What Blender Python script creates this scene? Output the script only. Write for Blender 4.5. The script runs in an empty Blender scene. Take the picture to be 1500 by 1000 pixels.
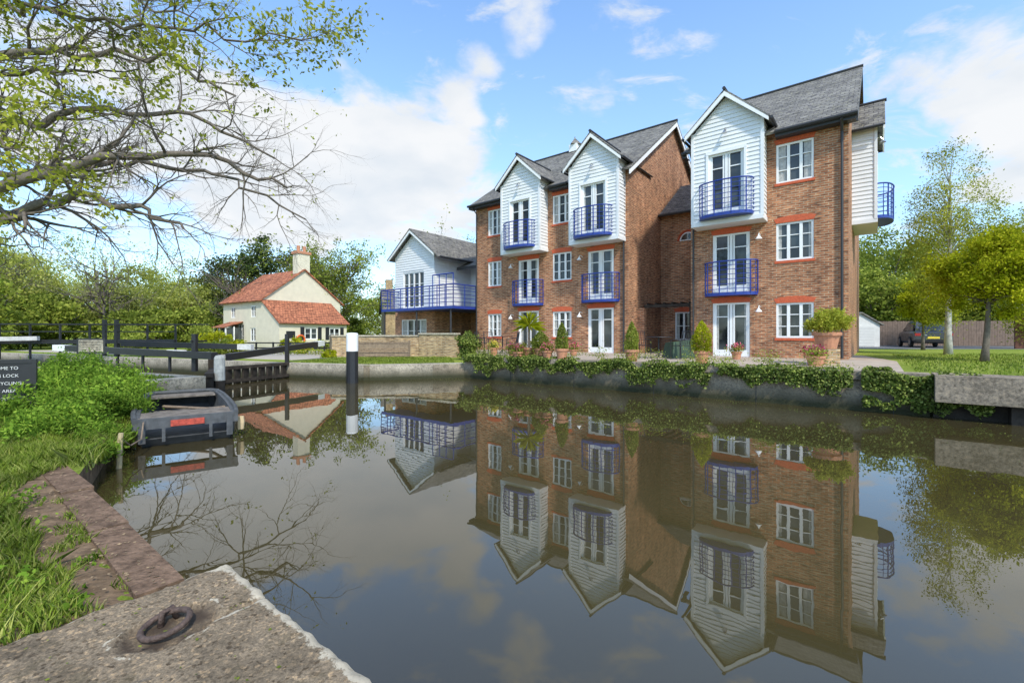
import bpy, math, random
import numpy as np
from mathutils import Vector
random.seed(5); rng=np.random.default_rng(5)
scene=bpy.context.scene
rad=math.radians

# ---------------------------------------------------------------- helpers
class MB:
    def __init__(s): s.v=[]; s.f=[]; s.m=[]
    def add(s,vs,fs,m=0):
        o=len(s.v); s.v+=[tuple(v) for v in vs]; s.f+=[tuple(i+o for i in f) for f in fs]; s.m+=[m]*len(fs)
    def hexa(s,p,m=0):
        s.add(p,[(0,3,2,1),(4,5,6,7),(0,1,5,4),(1,2,6,5),(2,3,7,6),(3,0,4,7)],m)
    def box(s,x0,x1,y0,y1,z0,z1,m=0):
        s.hexa([(x0,y0,z0),(x1,y0,z0),(x1,y1,z0),(x0,y1,z0),(x0,y0,z1),(x1,y0,z1),(x1,y1,z1),(x0,y1,z1)],m)
    def beam(s,p0,p1,w,h,m=0):
        p0=Vector(p0);p1=Vector(p1);d=(p1-p0).normalized()
        up=Vector((0,0,1)) if abs(d.z)<.95 else Vector((1,0,0))
        a=d.cross(up).normalized()*w/2; b=a.cross(d).normalized()*h/2
        s.hexa([p0-a-b,p0+a-b,p1+a-b,p1-a-b,p0-a+b,p0+a+b,p1+a+b,p1-a+b],m)
    def tube(s,pts,r,n=6,m=0,closed=False):
        pts=[Vector(p) for p in pts]; k=len(pts)
        if not hasattr(r,'__len__'): r=[r]*k
        vs=[];fs=[]
        pa=None
        for i,p in enumerate(pts):
            if closed: d=pts[(i+1)%k]-pts[i-1]
            else: d=pts[min(i+1,k-1)]-pts[max(i-1,0)]
            if d.length<1e-9: d=Vector((0,0,1))
            d.normalize()
            if pa is None:
                pa=d.cross(Vector((0,0,1)) if abs(d.z)<.9 else Vector((1,0,0)))
            a=pa-d*pa.dot(d)
            if a.length<1e-6: a=d.orthogonal()
            a.normalize(); pa=a; b=d.cross(a)
            for j in range(n):
                t=2*math.pi*j/n
                vs.append(p+(a*math.cos(t)+b*math.sin(t))*r[i])
        rng_=k if closed else k-1
        for i in range(rng_):
            i2=(i+1)%k
            for j in range(n):
                j2=(j+1)%n
                fs.append((i*n+j,i*n+j2,i2*n+j2,i2*n+j))
        if not closed:
            fs.append(tuple(range(n-1,-1,-1))); fs.append(tuple((k-1)*n+j for j in range(n)))
        s.add(vs,fs,m)
    def lathe(s,prof,c=(0,0,0),n=18,m=0):
        vs=[];fs=[]
        for (r,z) in prof:
            for j in range(n):
                t=2*math.pi*j/n; vs.append((c[0]+r*math.cos(t),c[1]+r*math.sin(t),c[2]+z))
        for i in range(len(prof)-1):
            for j in range(n):
                j2=(j+1)%n; fs.append((i*n+j,i*n+j2,(i+1)*n+j2,(i+1)*n+j))
        fs.append(tuple(range(n-1,-1,-1))); fs.append(tuple((len(prof)-1)*n+j for j in range(n)))
        s.add(vs,fs,m)
    def prism(s,poly,z0,z1,m=0,mside=None):
        n=len(poly)
        ar=sum(poly[i][0]*poly[(i+1)%n][1]-poly[(i+1)%n][0]*poly[i][1] for i in range(n))
        if ar<0: poly=poly[::-1]
        vs=[(x,y,z0) for x,y in poly]+[(x,y,z1) for x,y in poly]
        s.add(vs,[tuple(range(n-1,-1,-1)),tuple(range(n,2*n))],m)
        o=len(s.v)-2*n
        for i in range(n):
            j=(i+1)%n
            s.f.append((o+i,o+j,o+n+j,o+n+i)); s.m.append(m if mside is None else mside)
    def make(s,name,mats,parent=None,smooth=False):
        me=bpy.data.meshes.new(name); me.from_pydata(s.v,[],s.f)
        for mt in (mats if isinstance(mats,(list,tuple)) else [mats]): me.materials.append(mt)
        me.polygons.foreach_set('material_index',s.m)
        if smooth: me.polygons.foreach_set('use_smooth',[True]*len(s.f))
        me.update()
        ob=bpy.data.objects.new(name,me); scene.collection.objects.link(ob)
        if parent: ob.parent=parent
        return ob
def empty(name,loc=(0,0,0),rz=0):
    e=bpy.data.objects.new(name,None); e.location=loc; e.rotation_euler=(0,0,rz); e.empty_display_size=.2
    scene.collection.objects.link(e); return e

UX,UY=.7795,-.6264; NX,NY=.6264,.7795
BO=(-1.93,24.35); BROT=math.atan2(UY,UX)
def W(s,t): return (BO[0]+s*UX+t*NX, BO[1]+s*UY+t*NY)
CC=(-1.55,2.49)
def AB(a,b): return (CC[0]+a*UX-b*NX, CC[1]+a*UY-b*NY)

# ---------------------------------------------------------------- materials
def newmat(name):
    m=bpy.data.materials.new(name); m.use_nodes=True; nt=m.node_tree
    p=nt.nodes['Principled BSDF']; return m,nt,p
def nd(nt,t,**k):
    n=nt.nodes.new(t)
    for a,b in k.items():
        if a in n.inputs: n.inputs[a].default_value=b
        else: setattr(n,a,b)
    return n
def ramp(nt,stops):
    r=nt.nodes.new('ShaderNodeValToRGB'); e=r.color_ramp.elements
    while len(e)<len(stops): e.new(.5)
    for i,(p,c) in enumerate(stops):
        e[i].position=p; e[i].color=(*c,1) if len(c)==3 else c
    return r
def bumpn(nt,p,src,strength,dist):
    b=nd(nt,'ShaderNodeBump',Strength=strength,Distance=dist)
    nt.links.new(src,b.inputs['Height']); nt.links.new(b.outputs[0],p.inputs['Normal']); return b
def simple(name,c,rough=.7,var=.25,scale=6,bump=0,metal=0,spec=.5,bscale=30):
    m,nt,p=newmat(name); L=nt.links.new
    tc=nd(nt,'ShaderNodeTexCoord')
    n=nd(nt,'ShaderNodeTexNoise',Scale=scale,Detail=6.0,Roughness=.65); L(tc.outputs['Object'],n.inputs['Vector'])
    lo=tuple(x*(1-var) for x in c); hi=tuple(min(1,x*(1+var)) for x in c)
    r=ramp(nt,[(.3,lo),(.7,hi)]); L(n.outputs[0],r.inputs[0]); L(r.outputs[0],p.inputs['Base Color'])
    p.inputs['Roughness'].default_value=rough; p.inputs['Metallic'].default_value=metal
    p.inputs['Specular IOR Level'].default_value=spec
    if bump:
        n2=nd(nt,'ShaderNodeTexNoise',Scale=bscale,Detail=5.0); L(tc.outputs['Object'],n2.inputs['Vector'])
        bumpn(nt,p,n2.outputs[0],bump,.02)
    return m
def brick(name,c1,c2,mortar,along='xy',bw=.225,bh=.075,ms=.012,ms_s=.1,extra=None,dark=False,streak=False):
    m,nt,p=newmat(name); L=nt.links.new
    tc=nd(nt,'ShaderNodeTexCoord'); sp=nd(nt,'ShaderNodeSeparateXYZ'); L(tc.outputs['Object'],sp.inputs[0])
    cb=nd(nt,'ShaderNodeCombineXYZ')
    if along=='xy':
        ad=nd(nt,'ShaderNodeMath',operation='ADD'); L(sp.outputs[0],ad.inputs[0]); L(sp.outputs[1],ad.inputs[1]); L(ad.outputs[0],cb.inputs[0])
    else: L(sp.outputs['XY'.index(along.upper())],cb.inputs[0])
    L(sp.outputs[2],cb.inputs[1])
    bt=nd(nt,'ShaderNodeTexBrick'); L(cb.outputs[0],bt.inputs['Vector'])
    bt.inputs['Scale'].default_value=1; bt.inputs['Brick Width'].default_value=bw; bt.inputs['Row Height'].default_value=bh
    bt.inputs['Mortar Size'].default_value=ms; bt.inputs['Mortar Smooth'].default_value=ms_s; bt.inputs['Bias'].default_value=0
    bt.inputs['Color1'].default_value=(*c1,1); bt.inputs['Color2'].default_value=(*c2,1); bt.inputs['Mortar'].default_value=(*mortar,1)
    n=nd(nt,'ShaderNodeTexNoise',Scale=.9,Detail=8.0,Roughness=.7); L(tc.outputs['Object'],n.inputs['Vector'])
    r=ramp(nt,[(.3,(.66,.64,.61)),(.7,(1.28,1.22,1.14))]); L(n.outputs[0],r.inputs[0])
    mx=nd(nt,'ShaderNodeMix',data_type='RGBA',blend_type='MULTIPLY'); mx.inputs[0].default_value=1
    L(bt.outputs[0],mx.inputs[6]); L(r.outputs[0],mx.inputs[7]); out=mx.outputs[2]
    if dark:
        vm=nd(nt,'ShaderNodeVectorMath',operation='MULTIPLY'); L(cb.outputs[0],vm.inputs[0]); vm.inputs[1].default_value=(1/bw*.5,1/bh,1)
        wn=nd(nt,'ShaderNodeTexNoise',Scale=1.7,Detail=1.0); L(vm.outputs[0],wn.inputs['Vector'])
        rr=ramp(nt,[(.34,(.45,.44,.47)),(.46,(1,1,1)),(.58,(1,1,1)),(.7,(1.45,1.45,1.35))]); L(wn.outputs[0],rr.inputs[0])
        m4=nd(nt,'ShaderNodeMix',data_type='RGBA',blend_type='MULTIPLY'); m4.inputs[0].default_value=1; L(out,m4.inputs[6]); L(rr.outputs[0],m4.inputs[7]); out=m4.outputs[2]
    if streak:
        mp=nd(nt,'ShaderNodeMapping'); mp.inputs['Scale'].default_value=(1.8,1.8,.22); L(tc.outputs['Object'],mp.inputs[0])
        sn=nd(nt,'ShaderNodeTexNoise',Scale=1.0,Detail=6.0,Roughness=.65); L(mp.outputs[0],sn.inputs['Vector'])
        sr=ramp(nt,[(.36,(.78,.76,.75)),(.55,(1.03,1.03,1.02))]); L(sn.outputs[0],sr.inputs[0])
        m5=nd(nt,'ShaderNodeMix',data_type='RGBA',blend_type='MULTIPLY'); m5.inputs[0].default_value=1; L(out,m5.inputs[6]); L(sr.outputs[0],m5.inputs[7]); out=m5.outputs[2]
    n3=nd(nt,'ShaderNodeTexNoise',Scale=9.0,Detail=4.0,Roughness=.8); L(tc.outputs['Object'],n3.inputs['Vector'])
    if extra:
        r3=ramp(nt,[(.52,(0,0,0)),(.68,(1,1,1))]); L(n3.outputs[0],r3.inputs[0])
        m2=nd(nt,'ShaderNodeMix',data_type='RGBA'); L(r3.outputs[0],m2.inputs[0]); L(out,m2.inputs[6]); m2.inputs[7].default_value=(*extra,1); out=m2.outputs[2]
    L(out,p.inputs['Base Color']); p.inputs['Roughness'].default_value=.85; p.inputs['Specular IOR Level'].default_value=.25
    bumpn(nt,p,bt.outputs['Fac'],.4,-.01)
    return m
M={}
M['brick']=brick('brick_red',(.49,.215,.11),(.30,.118,.060),(.43,.33,.235),dark=True,streak=True)
M['brickwall']=brick('brick_tan',(.50,.36,.20),(.36,.23,.12),(.42,.37,.28),dark=True,streak=True)
M['slateX']=brick('slate_x',(.23,.225,.22),(.14,.138,.14),(.06,.06,.06),'x',.26,.12,.01,.1,(.28,.26,.18),dark=True)
M['slateY']=brick('slate_y',(.23,.225,.22),(.14,.138,.14),(.06,.06,.06),'y',.26,.12,.01,.1,(.28,.26,.18),dark=True)
M['tileX']=brick('red_tile_x',(.55,.22,.12),(.38,.14,.08),(.16,.06,.035),'x',.2,.14,.015,dark=True,streak=True)
M['tileY']=brick('red_tile_y',(.55,.22,.12),(.38,.14,.08),(.16,.06,.035),'y',.2,.14,.015,dark=True,streak=True)
M['arch']=simple('arch_brick',(.54,.11,.045),.85,.25,20)
M['white']=simple('white_paint',(.82,.82,.80),.45,.04,3)
M['clap']=simple('white_clapboard',(.75,.755,.75),.5,.07,1.5)
M['blue']=simple('blue_paint',(.018,.045,.26),.35,.15,8)
M['black']=simple('black_paint',(.020,.020,.022),.45,.2,8)
M['fascia']=simple('dark_fascia',(.03,.03,.032),.5,.2,8)
M['render']=simple('cream_render',(.68,.62,.47),.85,.08,2,.2)
M['terra']=simple('terracotta',(.50,.23,.13),.8,.2,8)
M['wood']=simple('weathered_wood',(.22,.16,.11),.85,.35,9,.5)
M['fence']=simple('fence_wood',(.17,.12,.09),.85,.3,5,.3)
M['darkwood_shade']=simple('gate_timber_deck_shade',(.042,.034,.027),.85,.5,5,.4,spec=.2)
M['soil']=simple('soil',(.17,.115,.07),.95,.5,9,.9,bscale=26,spec=.12)
M['bark']=simple('bark',(.14,.115,.09),.9,.35,8,.6)
M['birchbark']=simple('birch_bark',(.45,.43,.39),.8,.4,5,.3)
M['metal']=simple('rusty_iron',(.105,.07,.055),.7,.4,40,.5,.3,bscale=90)
M['grey']=simple('grey_plastic',(.078,.082,.085),.65,.4,7,.1,spec=.3)
M['greyin']=simple('grey_plastic_inner',(.17,.145,.12),.8,.5,9,.2,spec=.2)
M['red']=simple('red_plate',(.40,.06,.035),.5,.5,22)
M['orange']=simple('orange_ring',(.75,.14,.03),.5,.1,6)
M['yellow']=simple('yellow_plate',(.8,.6,.05),.5,.05,6)
M['carpaint']=simple('car_paint',(.03,.032,.038),.25,.1,3,spec=.8)
M['tyre']=simple('tyre',(.02,.02,.02),.9,.1,6)
M['chrome']=simple('chrome',(.5,.5,.5),.25,.05,6,metal=.9)
M['taillight']=simple('tail_light',(.35,.01,.01),.2,.1,6)
M['curtain']=simple('curtain',(.36,.35,.32),.35,.35,9,spec=.8)
M['chalk']=simple('chalk_white',(.62,.62,.6),.8,.05,6)
M['pave']=simple('paving',(.42,.34,.26),.85,.25,3,.3)
M['gravel']=simple('gravel_path',(.42,.37,.30),.9,.25,12,.5,bscale=60)
M['tarmac']=simple('asphalt',(.13,.13,.13),.9,.2,6,.4,bscale=60)
M['pathpink']=simple('path',(.34,.26,.21),.9,.25,5,.4)
def glassmat():
    m,nt,p=newmat('window_glass'); L=nt.links.new
    tc=nd(nt,'ShaderNodeTexCoord'); n=nd(nt,'ShaderNodeTexNoise',Scale=1.1,Detail=2.0); L(tc.outputs['Object'],n.inputs['Vector'])
    r=ramp(nt,[(.4,(.012,.015,.017)),(.62,(.06,.07,.07))]); L(n.outputs[0],r.inputs[0]); L(r.outputs[0],p.inputs['Base Color'])
    p.inputs['Roughness'].default_value=.05; p.inputs['Specular IOR Level'].default_value=.6
    bumpn(nt,p,n.outputs[0],.15,.05); return m
M['glass']=glassmat()
def concrete(name,c,near=False):
    m,nt,p=newmat(name); L=nt.links.new
    tc=nd(nt,'ShaderNodeTexCoord')
    n=nd(nt,'ShaderNodeTexNoise',Scale=(3.2 if near else 1.6),Detail=9.0,Roughness=.72); L(tc.outputs['Object'],n.inputs['Vector'])
    lo=tuple(x*.5 for x in c); hi=tuple(x*1.2 for x in c)
    r=ramp(nt,[(.32,lo),(.52,c),(.7,hi)]); L(n.outputs[0],r.inputs[0]); out=r.outputs[0]
    sc=nd(nt,'ShaderNodeTexNoise',Scale=(90. if near else 18.),Detail=5.0,Roughness=.75); L(tc.outputs['Object'],sc.inputs['Vector'])
    r2=ramp(nt,[(.3,(.35,.33,.3)),(.5,(.95,.95,.95)),(.72,(1.7,1.6,1.45))]); L(sc.outputs[0],r2.inputs[0])
    mx=nd(nt,'ShaderNodeMix',data_type='RGBA',blend_type='MULTIPLY'); mx.inputs[0].default_value=1
    L(out,mx.inputs[6]); L(r2.outputs[0],mx.inputs[7]); out=mx.outputs[2]
    if near:
        vo=nd(nt,'ShaderNodeTexVoronoi',Scale=75.0); L(tc.outputs['Object'],vo.inputs['Vector'])
        hs=nd(nt,'ShaderNodeSeparateColor'); L(vo.outputs['Color'],hs.inputs[0])
        rv_=ramp(nt,[(.0,(.38,.34,.3)),(.18,(.95,.95,.95)),(.82,(1,1,1)),(1,(1.8,1.65,1.45))]); L(hs.outputs[0],rv_.inputs[0])
        mv=nd(nt,'ShaderNodeMix',data_type='RGBA',blend_type='MULTIPLY'); mv.inputs[0].default_value=.9; L(out,mv.inputs[6]); L(rv_.outputs[0],mv.inputs[7]); out=mv.outputs[2]
        at=nd(nt,'ShaderNodeAttribute',attribute_name='edge')
        n4=nd(nt,'ShaderNodeTexNoise',Scale=16.0,Detail=8.0,Roughness=.8); L(tc.outputs['Object'],n4.inputs['Vector'])
        ad=nd(nt,'ShaderNodeMath',operation='ADD'); L(at.outputs['Fac'],ad.inputs[0]); L(n4.outputs[0],ad.inputs[1])
        mr=nd(nt,'ShaderNodeMapRange'); mr.inputs[1].default_value=.94; mr.inputs[2].default_value=1.0; L(ad.outputs[0],mr.inputs[0])
        m3=nd(nt,'ShaderNodeMix',data_type='RGBA'); L(mr.outputs[0],m3.inputs[0]); L(out,m3.inputs[6]); m3.inputs[7].default_value=(.50,.435,.325,1); out=m3.outputs[2]
        n5=nd(nt,'ShaderNodeTexNoise',Scale=4.5,Detail=8.0,Roughness=.8); L(tc.outputs['Object'],n5.inputs['Vector'])
        r5=ramp(nt,[(.54,(0,0,0)),(.68,(.8,.8,.8))]); L(n5.outputs[0],r5.inputs[0])
        m5=nd(nt,'ShaderNodeMix',data_type='RGBA'); L(r5.outputs[0],m5.inputs[0]); L(out,m5.inputs[6]); m5.inputs[7].default_value=(.10,.08,.045,1); out=m5.outputs[2]
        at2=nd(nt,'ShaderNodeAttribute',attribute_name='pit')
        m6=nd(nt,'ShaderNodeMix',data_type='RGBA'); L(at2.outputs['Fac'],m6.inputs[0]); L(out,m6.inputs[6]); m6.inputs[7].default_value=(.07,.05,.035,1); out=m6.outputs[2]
    else:
        sp=nd(nt,'ShaderNodeSeparateXYZ'); L(tc.outputs['Object'],sp.inputs[0])
        ws=nd(nt,'ShaderNodeMath',operation='MULTIPLY_ADD'); L(sc.outputs[0],ws.inputs[0]); ws.inputs[1].default_value=-.25; L(sp.outputs[2],ws.inputs[2])
        mr=nd(nt,'ShaderNodeMapRange'); mr.inputs[1].default_value=.30; mr.inputs[2].default_value=-.05; L(ws.outputs[0],mr.inputs[0])
        m3=nd(nt,'ShaderNodeMix',data_type='RGBA'); L(mr.outputs[0],m3.inputs[0]); L(out,m3.inputs[6]); m3.inputs[7].default_value=(.045,.046,.024,1); out=m3.outputs[2]
    L(out,p.inputs['Base Color']); p.inputs['Roughness'].default_value=.92; p.inputs['Specular IOR Level'].default_value=.2
    bumpn(nt,p,sc.outputs[0],1.0 if near else .5,.006 if near else .03)
    return m
M['conc']=concrete('concrete',(.32,.27,.205))
M['concnear']=concrete('foreground_concrete',(.245,.19,.128),True)
M['conctop']=concrete('coping_concrete',(.43,.385,.305))
def grassmat(name,a,b,c):
    m,nt,p=newmat(name); L=nt.links.new
    tc=nd(nt,'ShaderNodeTexCoord')
    n=nd(nt,'ShaderNodeTexNoise',Scale=.5,Detail=9.0,Roughness=.75); L(tc.outputs['Object'],n.inputs['Vector'])
    r=ramp(nt,[(.33,a),(.52,b),(.7,c)]); L(n.outputs[0],r.inputs[0])
    n2=nd(nt,'ShaderNodeTexNoise',Scale=30.0,Detail=5.0,Roughness=.8); L(tc.outputs['Object'],n2.inputs['Vector'])
    r2=ramp(nt,[(.3,(.5,.5,.5)),(.7,(1.4,1.4,1.3))]); L(n2.outputs[0],r2.inputs[0])
    mx=nd(nt,'ShaderNodeMix',data_type='RGBA',blend_type='MULTIPLY'); mx.inputs[0].default_value=1
    L(r.outputs[0],mx.inputs[6]); L(r2.outputs[0],mx.inputs[7]); L(mx.outputs[2],p.inputs['Base Color'])
    p.inputs['Roughness'].default_value=.95; p.inputs['Specular IOR Level'].default_value=.1
    bumpn(nt,p,n2.outputs[0],.8,.04); return m
M['grass']=grassmat('grass_ground',(.15,.20,.03),(.23,.29,.045),(.33,.37,.075))
def leafmat(name,stops,trans=.35,ns=.6):
    m=bpy.data.materials.new(name); m.use_nodes=True; nt=m.node_tree; nt.nodes.clear(); L=nt.links.new
    o=nd(nt,'ShaderNodeOutputMaterial'); g=nd(nt,'ShaderNodeNewGeometry')
    r=ramp(nt,stops); L(g.outputs['Random Per Island'],r.inputs[0])
    n=nd(nt,'ShaderNodeTexNoise',Scale=ns,Detail=3.0); L(g.outputs['Position'],n.inputs['Vector'])
    r2=ramp(nt,[(.35,(.6,.62,.6)),(.65,(1.25,1.2,1.1))]); L(n.outputs[0],r2.inputs[0])
    mx=nd(nt,'ShaderNodeMix',data_type='RGBA',blend_type='MULTIPLY'); mx.inputs[0].default_value=1
    L(r.outputs[0],mx.inputs[6]); L(r2.outputs[0],mx.inputs[7])
    d=nd(nt,'ShaderNodeBsdfDiffuse'); t=nd(nt,'ShaderNodeBsdfTranslucent'); ms=nd(nt,'ShaderNodeMixShader'); ms.inputs[0].default_value=trans
    L(mx.outputs[2],d.inputs[0]); L(mx.outputs[2],t.inputs[0]); L(d.outputs[0],ms.inputs[1]); L(t.outputs[0],ms.inputs[2]); L(ms.outputs[0],o.inputs[0])
    return m
M['lfSpring']=leafmat('spring_leaves',[(0,(.20,.23,.03)),(.5,(.37,.41,.05)),(1,(.54,.55,.10))],.5)
M['lfLime']=leafmat('lime_leaves',[(0,(.26,.30,.012)),(.5,(.42,.46,.018)),(1,(.58,.57,.05))],.45,1.2)
M['lfMid']=leafmat('mid_leaves',[(0,(.12,.17,.026)),(.5,(.25,.31,.05)),(1,(.41,.45,.10))],.4,.25)
M['lfWillow']=leafmat('willow_leaves',[(0,(.24,.28,.05)),(.5,(.41,.45,.10)),(1,(.56,.58,.20))],.5,.2)
M['lfDark']=leafmat('dark_leaves',[(0,(.03,.055,.02)),(.5,(.07,.11,.035)),(1,(.13,.17,.05))],.25)
M['lfIvy']=leafmat('ivy_leaves',[(0,(.05,.09,.018)),(.5,(.16,.22,.045)),(1,(.38,.43,.13))],.25,2.2)
M['lfPars']=leafmat('cow_parsley_leaves',[(0,(.10,.18,.022)),(.5,(.19,.33,.04)),(1,(.33,.46,.07))],.4,1.5)
M['blade']=leafmat('grass_blades',[(0,(.12,.18,.022)),(.6,(.24,.33,.05)),(1,(.44,.46,.15))],.35,1.8)
M['flPink']=leafmat('pink_petals',[(0,(.45,.04,.10)),(1,(.8,.25,.35))],.3)
M['flYel']=leafmat('yellow_petals',[(0,(.6,.45,.03)),(1,(.8,.7,.2))],.3)

def quads(name,C,A,B,mat,parent=None):
    n=len(C); V=np.empty((n,4,3)); V[:,0]=C-A; V[:,1]=C-B; V[:,2]=C+A; V[:,3]=C+B
    me=bpy.data.meshes.new(name); me.vertices.add(4*n); me.vertices.foreach_set('co',V.reshape(-1))
    me.loops.add(4*n); me.loops.foreach_set('vertex_index',np.arange(4*n,dtype=np.int32))
    me.polygons.add(n); me.polygons.foreach_set('loop_start',np.arange(0,4*n,4,dtype=np.int32))
    try: me.polygons.foreach_set('loop_total',np.full(n,4,dtype=np.int32))
    except Exception: pass
    me.materials.append(mat); me.update(calc_edges=True); me.validate()
    ob=bpy.data.objects.new(name,me); scene.collection.objects.link(ob)
    if parent: ob.parent=parent
    return ob
def leaves(name,C,size,mat,parent=None,asp=.55,up=0.0):
    n=len(C); a=rng.normal(size=(n,3)); b=rng.normal(size=(n,3))
    a/=np.linalg.norm(a,axis=1)[:,None]
    b-=a*(a*b).sum(1)[:,None]; b/=np.linalg.norm(b,axis=1)[:,None]
    s=size*rng.uniform(.6,1.3,size=(n,1))/2
    return quads(name,C,a*s,b*s*asp,mat,parent)
def clumps(c,r,nc,per,cr,shell=.55):
    d=rng.normal(size=(nc,3)); d/=np.linalg.norm(d,axis=1)[:,None]
    rr=rng.uniform(shell**3,1,size=(nc,1))**(1/3)
    cc=np.array(c)+d*rr*np.array(r)
    cr_=cr*rng.uniform(.6,1.3,size=(nc,1,1))
    P=cc[:,None,:]+rng.normal(size=(nc,per,3))*cr_*np.array([1,1,.7])*.55
    return cc,P.reshape(-1,3)
def tree(name,base,c,r,nc,per,cr,lsize,lmat,tr=.12,bark='bark',shell=.45,lean=0,limbs=True,droop=0):
    e=empty(name,(0,0,0))
    cc,P=clumps(c,r,nc,per,cr,shell)
    if droop:
        P[:,2]-=np.abs(rng.normal(size=len(P)))*droop
    P=P[P[:,2]>base[2]+.3]
    leaves('foliage',P,lsize,lmat,e)
    mb=MB(); b=Vector(base); top=Vector(c)+Vector((0,0,r[2]*.6))
    K=8; tp=[]
    for i in range(K+1):
        t=i/K; p=b.lerp(top,t)+Vector((math.sin(t*5+b.x)*.02*r[0],math.cos(t*4+b.y)*.02*r[0],0)); tp.append(p)
    mb.tube(tp,[tr*(1.25 if i==0 else 1)*(1-i/K*.85) for i in range(K+1)],8)
    if limbs:
        for q in cc[:min(len(cc),70)]:
            q=Vector(q); z=max(c[2]-r[2]*.75, min(q.z-.25*r[2]-.2,top.z-.1)); t=(z-b.z)/(top.z-b.z); t=min(max(t,.2),.95)
            s0=b.lerp(top,t); m1=s0.lerp(q,.5)+Vector((0,0,.08*r[2])); rr=tr*.35*(1-t*.6)
            mb.tube([s0,m1,q],[rr,rr*.6,rr*.15],5)
    mb.make('trunk',M[bark],e,True)
    return e

# ---------------------------------------------------------------- camera
cam=bpy.data.cameras.new('camera'); co=bpy.data.objects.new('camera',cam); scene.collection.objects.link(co)
co.location=(0,0,1.6); co.rotation_euler=(rad(90),0,0); cam.lens=16; cam.sensor_width=36; cam.shift_y=-.0067
cam.clip_end=3000; cam.clip_start=.05; scene.camera=co

# ---------------------------------------------------------------- world + sun
SAZ=math.atan2(.35,-.94); SEL=rad(46)
w=bpy.data.worlds.new('World'); scene.world=w; w.use_nodes=True; nt=w.node_tree; nt.nodes.clear(); L=nt.links.new
o=nd(nt,'ShaderNodeOutputWorld'); bg=nd(nt,'ShaderNodeBackground'); bg.inputs[1].default_value=.15
sky=nd(nt,'ShaderNodeTexSky'); sky.sky_type='NISHITA'; sky.sun_disc=False; sky.sun_elevation=SEL; sky.sun_rotation=SAZ
sky.air_density=1.0; sky.dust_density=.5; sky.ozone_density=1.5
tc=nd(nt,'ShaderNodeTexCoord')
sp=nd(nt,'ShaderNodeSeparateXYZ'); L(tc.outputs['Generated'],sp.inputs[0])
az=nd(nt,'ShaderNodeMath',operation='ADD'); az.inputs[1].default_value=.22; L(sp.outputs[2],az.inputs[0])
azm=nd(nt,'ShaderNodeMath',operation='MAXIMUM'); azm.inputs[1].default_value=.05; L(az.outputs[0],azm.inputs[0])
dx=nd(nt,'ShaderNodeMath',operation='DIVIDE'); L(sp.outputs[0],dx.inputs[0]); L(azm.outputs[0],dx.inputs[1])
dy=nd(nt,'ShaderNodeMath',operation='DIVIDE'); L(sp.outputs[1],dy.inputs[0]); L(azm.outputs[0],dy.inputs[1])
cb=nd(nt,'ShaderNodeCombineXYZ'); L(dx.outputs[0],cb.inputs[0]); L(dy.outputs[0],cb.inputs[1])
n1=nd(nt,'ShaderNodeTexNoise',Scale=1.7,Detail=11.0,Roughness=.58,Distortion=.2); L(cb.outputs[0],n1.inputs['Vector'])
acc=n1.outputs[0]
def blob(px,py,width,amp):
    global acc
    d=Vector(((px-750)/667,1,(490-py)/667)).normalized()
    dp=nd(nt,'ShaderNodeVectorMath',operation='DOT_PRODUCT'); L(tc.outputs['Generated'],dp.inputs[0]); dp.inputs[1].default_value=d
    mr=nd(nt,'ShaderNodeMapRange',interpolation_type='SMOOTHSTEP'); mr.inputs[1].default_value=math.cos(rad(width)); mr.inputs[2].default_value=1; mr.inputs[4].default_value=amp
    L(dp.outputs['Value'],mr.inputs[0])
    ad=nd(nt,'ShaderNodeMath',operation='ADD'); L(acc,ad.inputs[0]); L(mr.outputs[0],ad.inputs[1]); acc=ad.outputs[0]
blob(610,245,12,.28); blob(440,265,12,.20); blob(250,220,14,.18); blob(1510,200,9,.22); blob(1360,105,6,.12); blob(120,90,14,.10); blob(920,50,6,.13); blob(690,120,5,.15); blob(770,40,4,.13); blob(525,95,4,.12); blob(870,140,4,.15); blob(1000,320,8,.10)
blob(850,-620,24,.26); blob(1250,-420,14,.16); blob(450,-520,14,.14)
blob(600,40,8,-.12)
mr=nd(nt,'ShaderNodeMapRange',interpolation_type='SMOOTHSTEP'); mr.inputs[1].default_value=.575; mr.inputs[2].default_value=.70; mr.inputs[4].default_value=.96; L(acc,mr.inputs[0])
mpw=nd(nt,'ShaderNodeMapping'); mpw.inputs['Rotation'].default_value=(0,0,.5); mpw.inputs['Scale'].default_value=(1,1.7,1); mpw.inputs['Location'].default_value=(3.3,1.7,0); L(cb.outputs[0],mpw.inputs[0])
n1b=nd(nt,'ShaderNodeTexNoise',Scale=3.6,Detail=9.0,Roughness=.62,Distortion=.5); L(mpw.outputs[0],n1b.inputs['Vector'])
mrb=nd(nt,'ShaderNodeMapRange',interpolation_type='SMOOTHSTEP'); mrb.inputs[1].default_value=.53; mrb.inputs[2].default_value=.70; mrb.inputs[4].default_value=.8; L(n1b.outputs[0],mrb.inputs[0])
mxm=nd(nt,'ShaderNodeMath',operation='MAXIMUM'); L(mr.outputs[0],mxm.inputs[0]); L(mrb.outputs[0],mxm.inputs[1])
n2=nd(nt,'ShaderNodeTexNoise',Scale=2.6,Detail=7.0); L(cb.outputs[0],n2.inputs['Vector'])
rc=ramp(nt,[(.35,(5.2,5.55,5.9)),(.58,(6.3,6.35,6.4))]); L(n2.outputs[0],rc.inputs[0])
gn=nd(nt,'ShaderNodeMix',data_type='RGBA',blend_type='MULTIPLY'); gn.inputs[0].default_value=1; L(sky.outputs[0],gn.inputs[6]); gn.inputs[7].default_value=(1.85,2.2,2.4,1)
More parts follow.
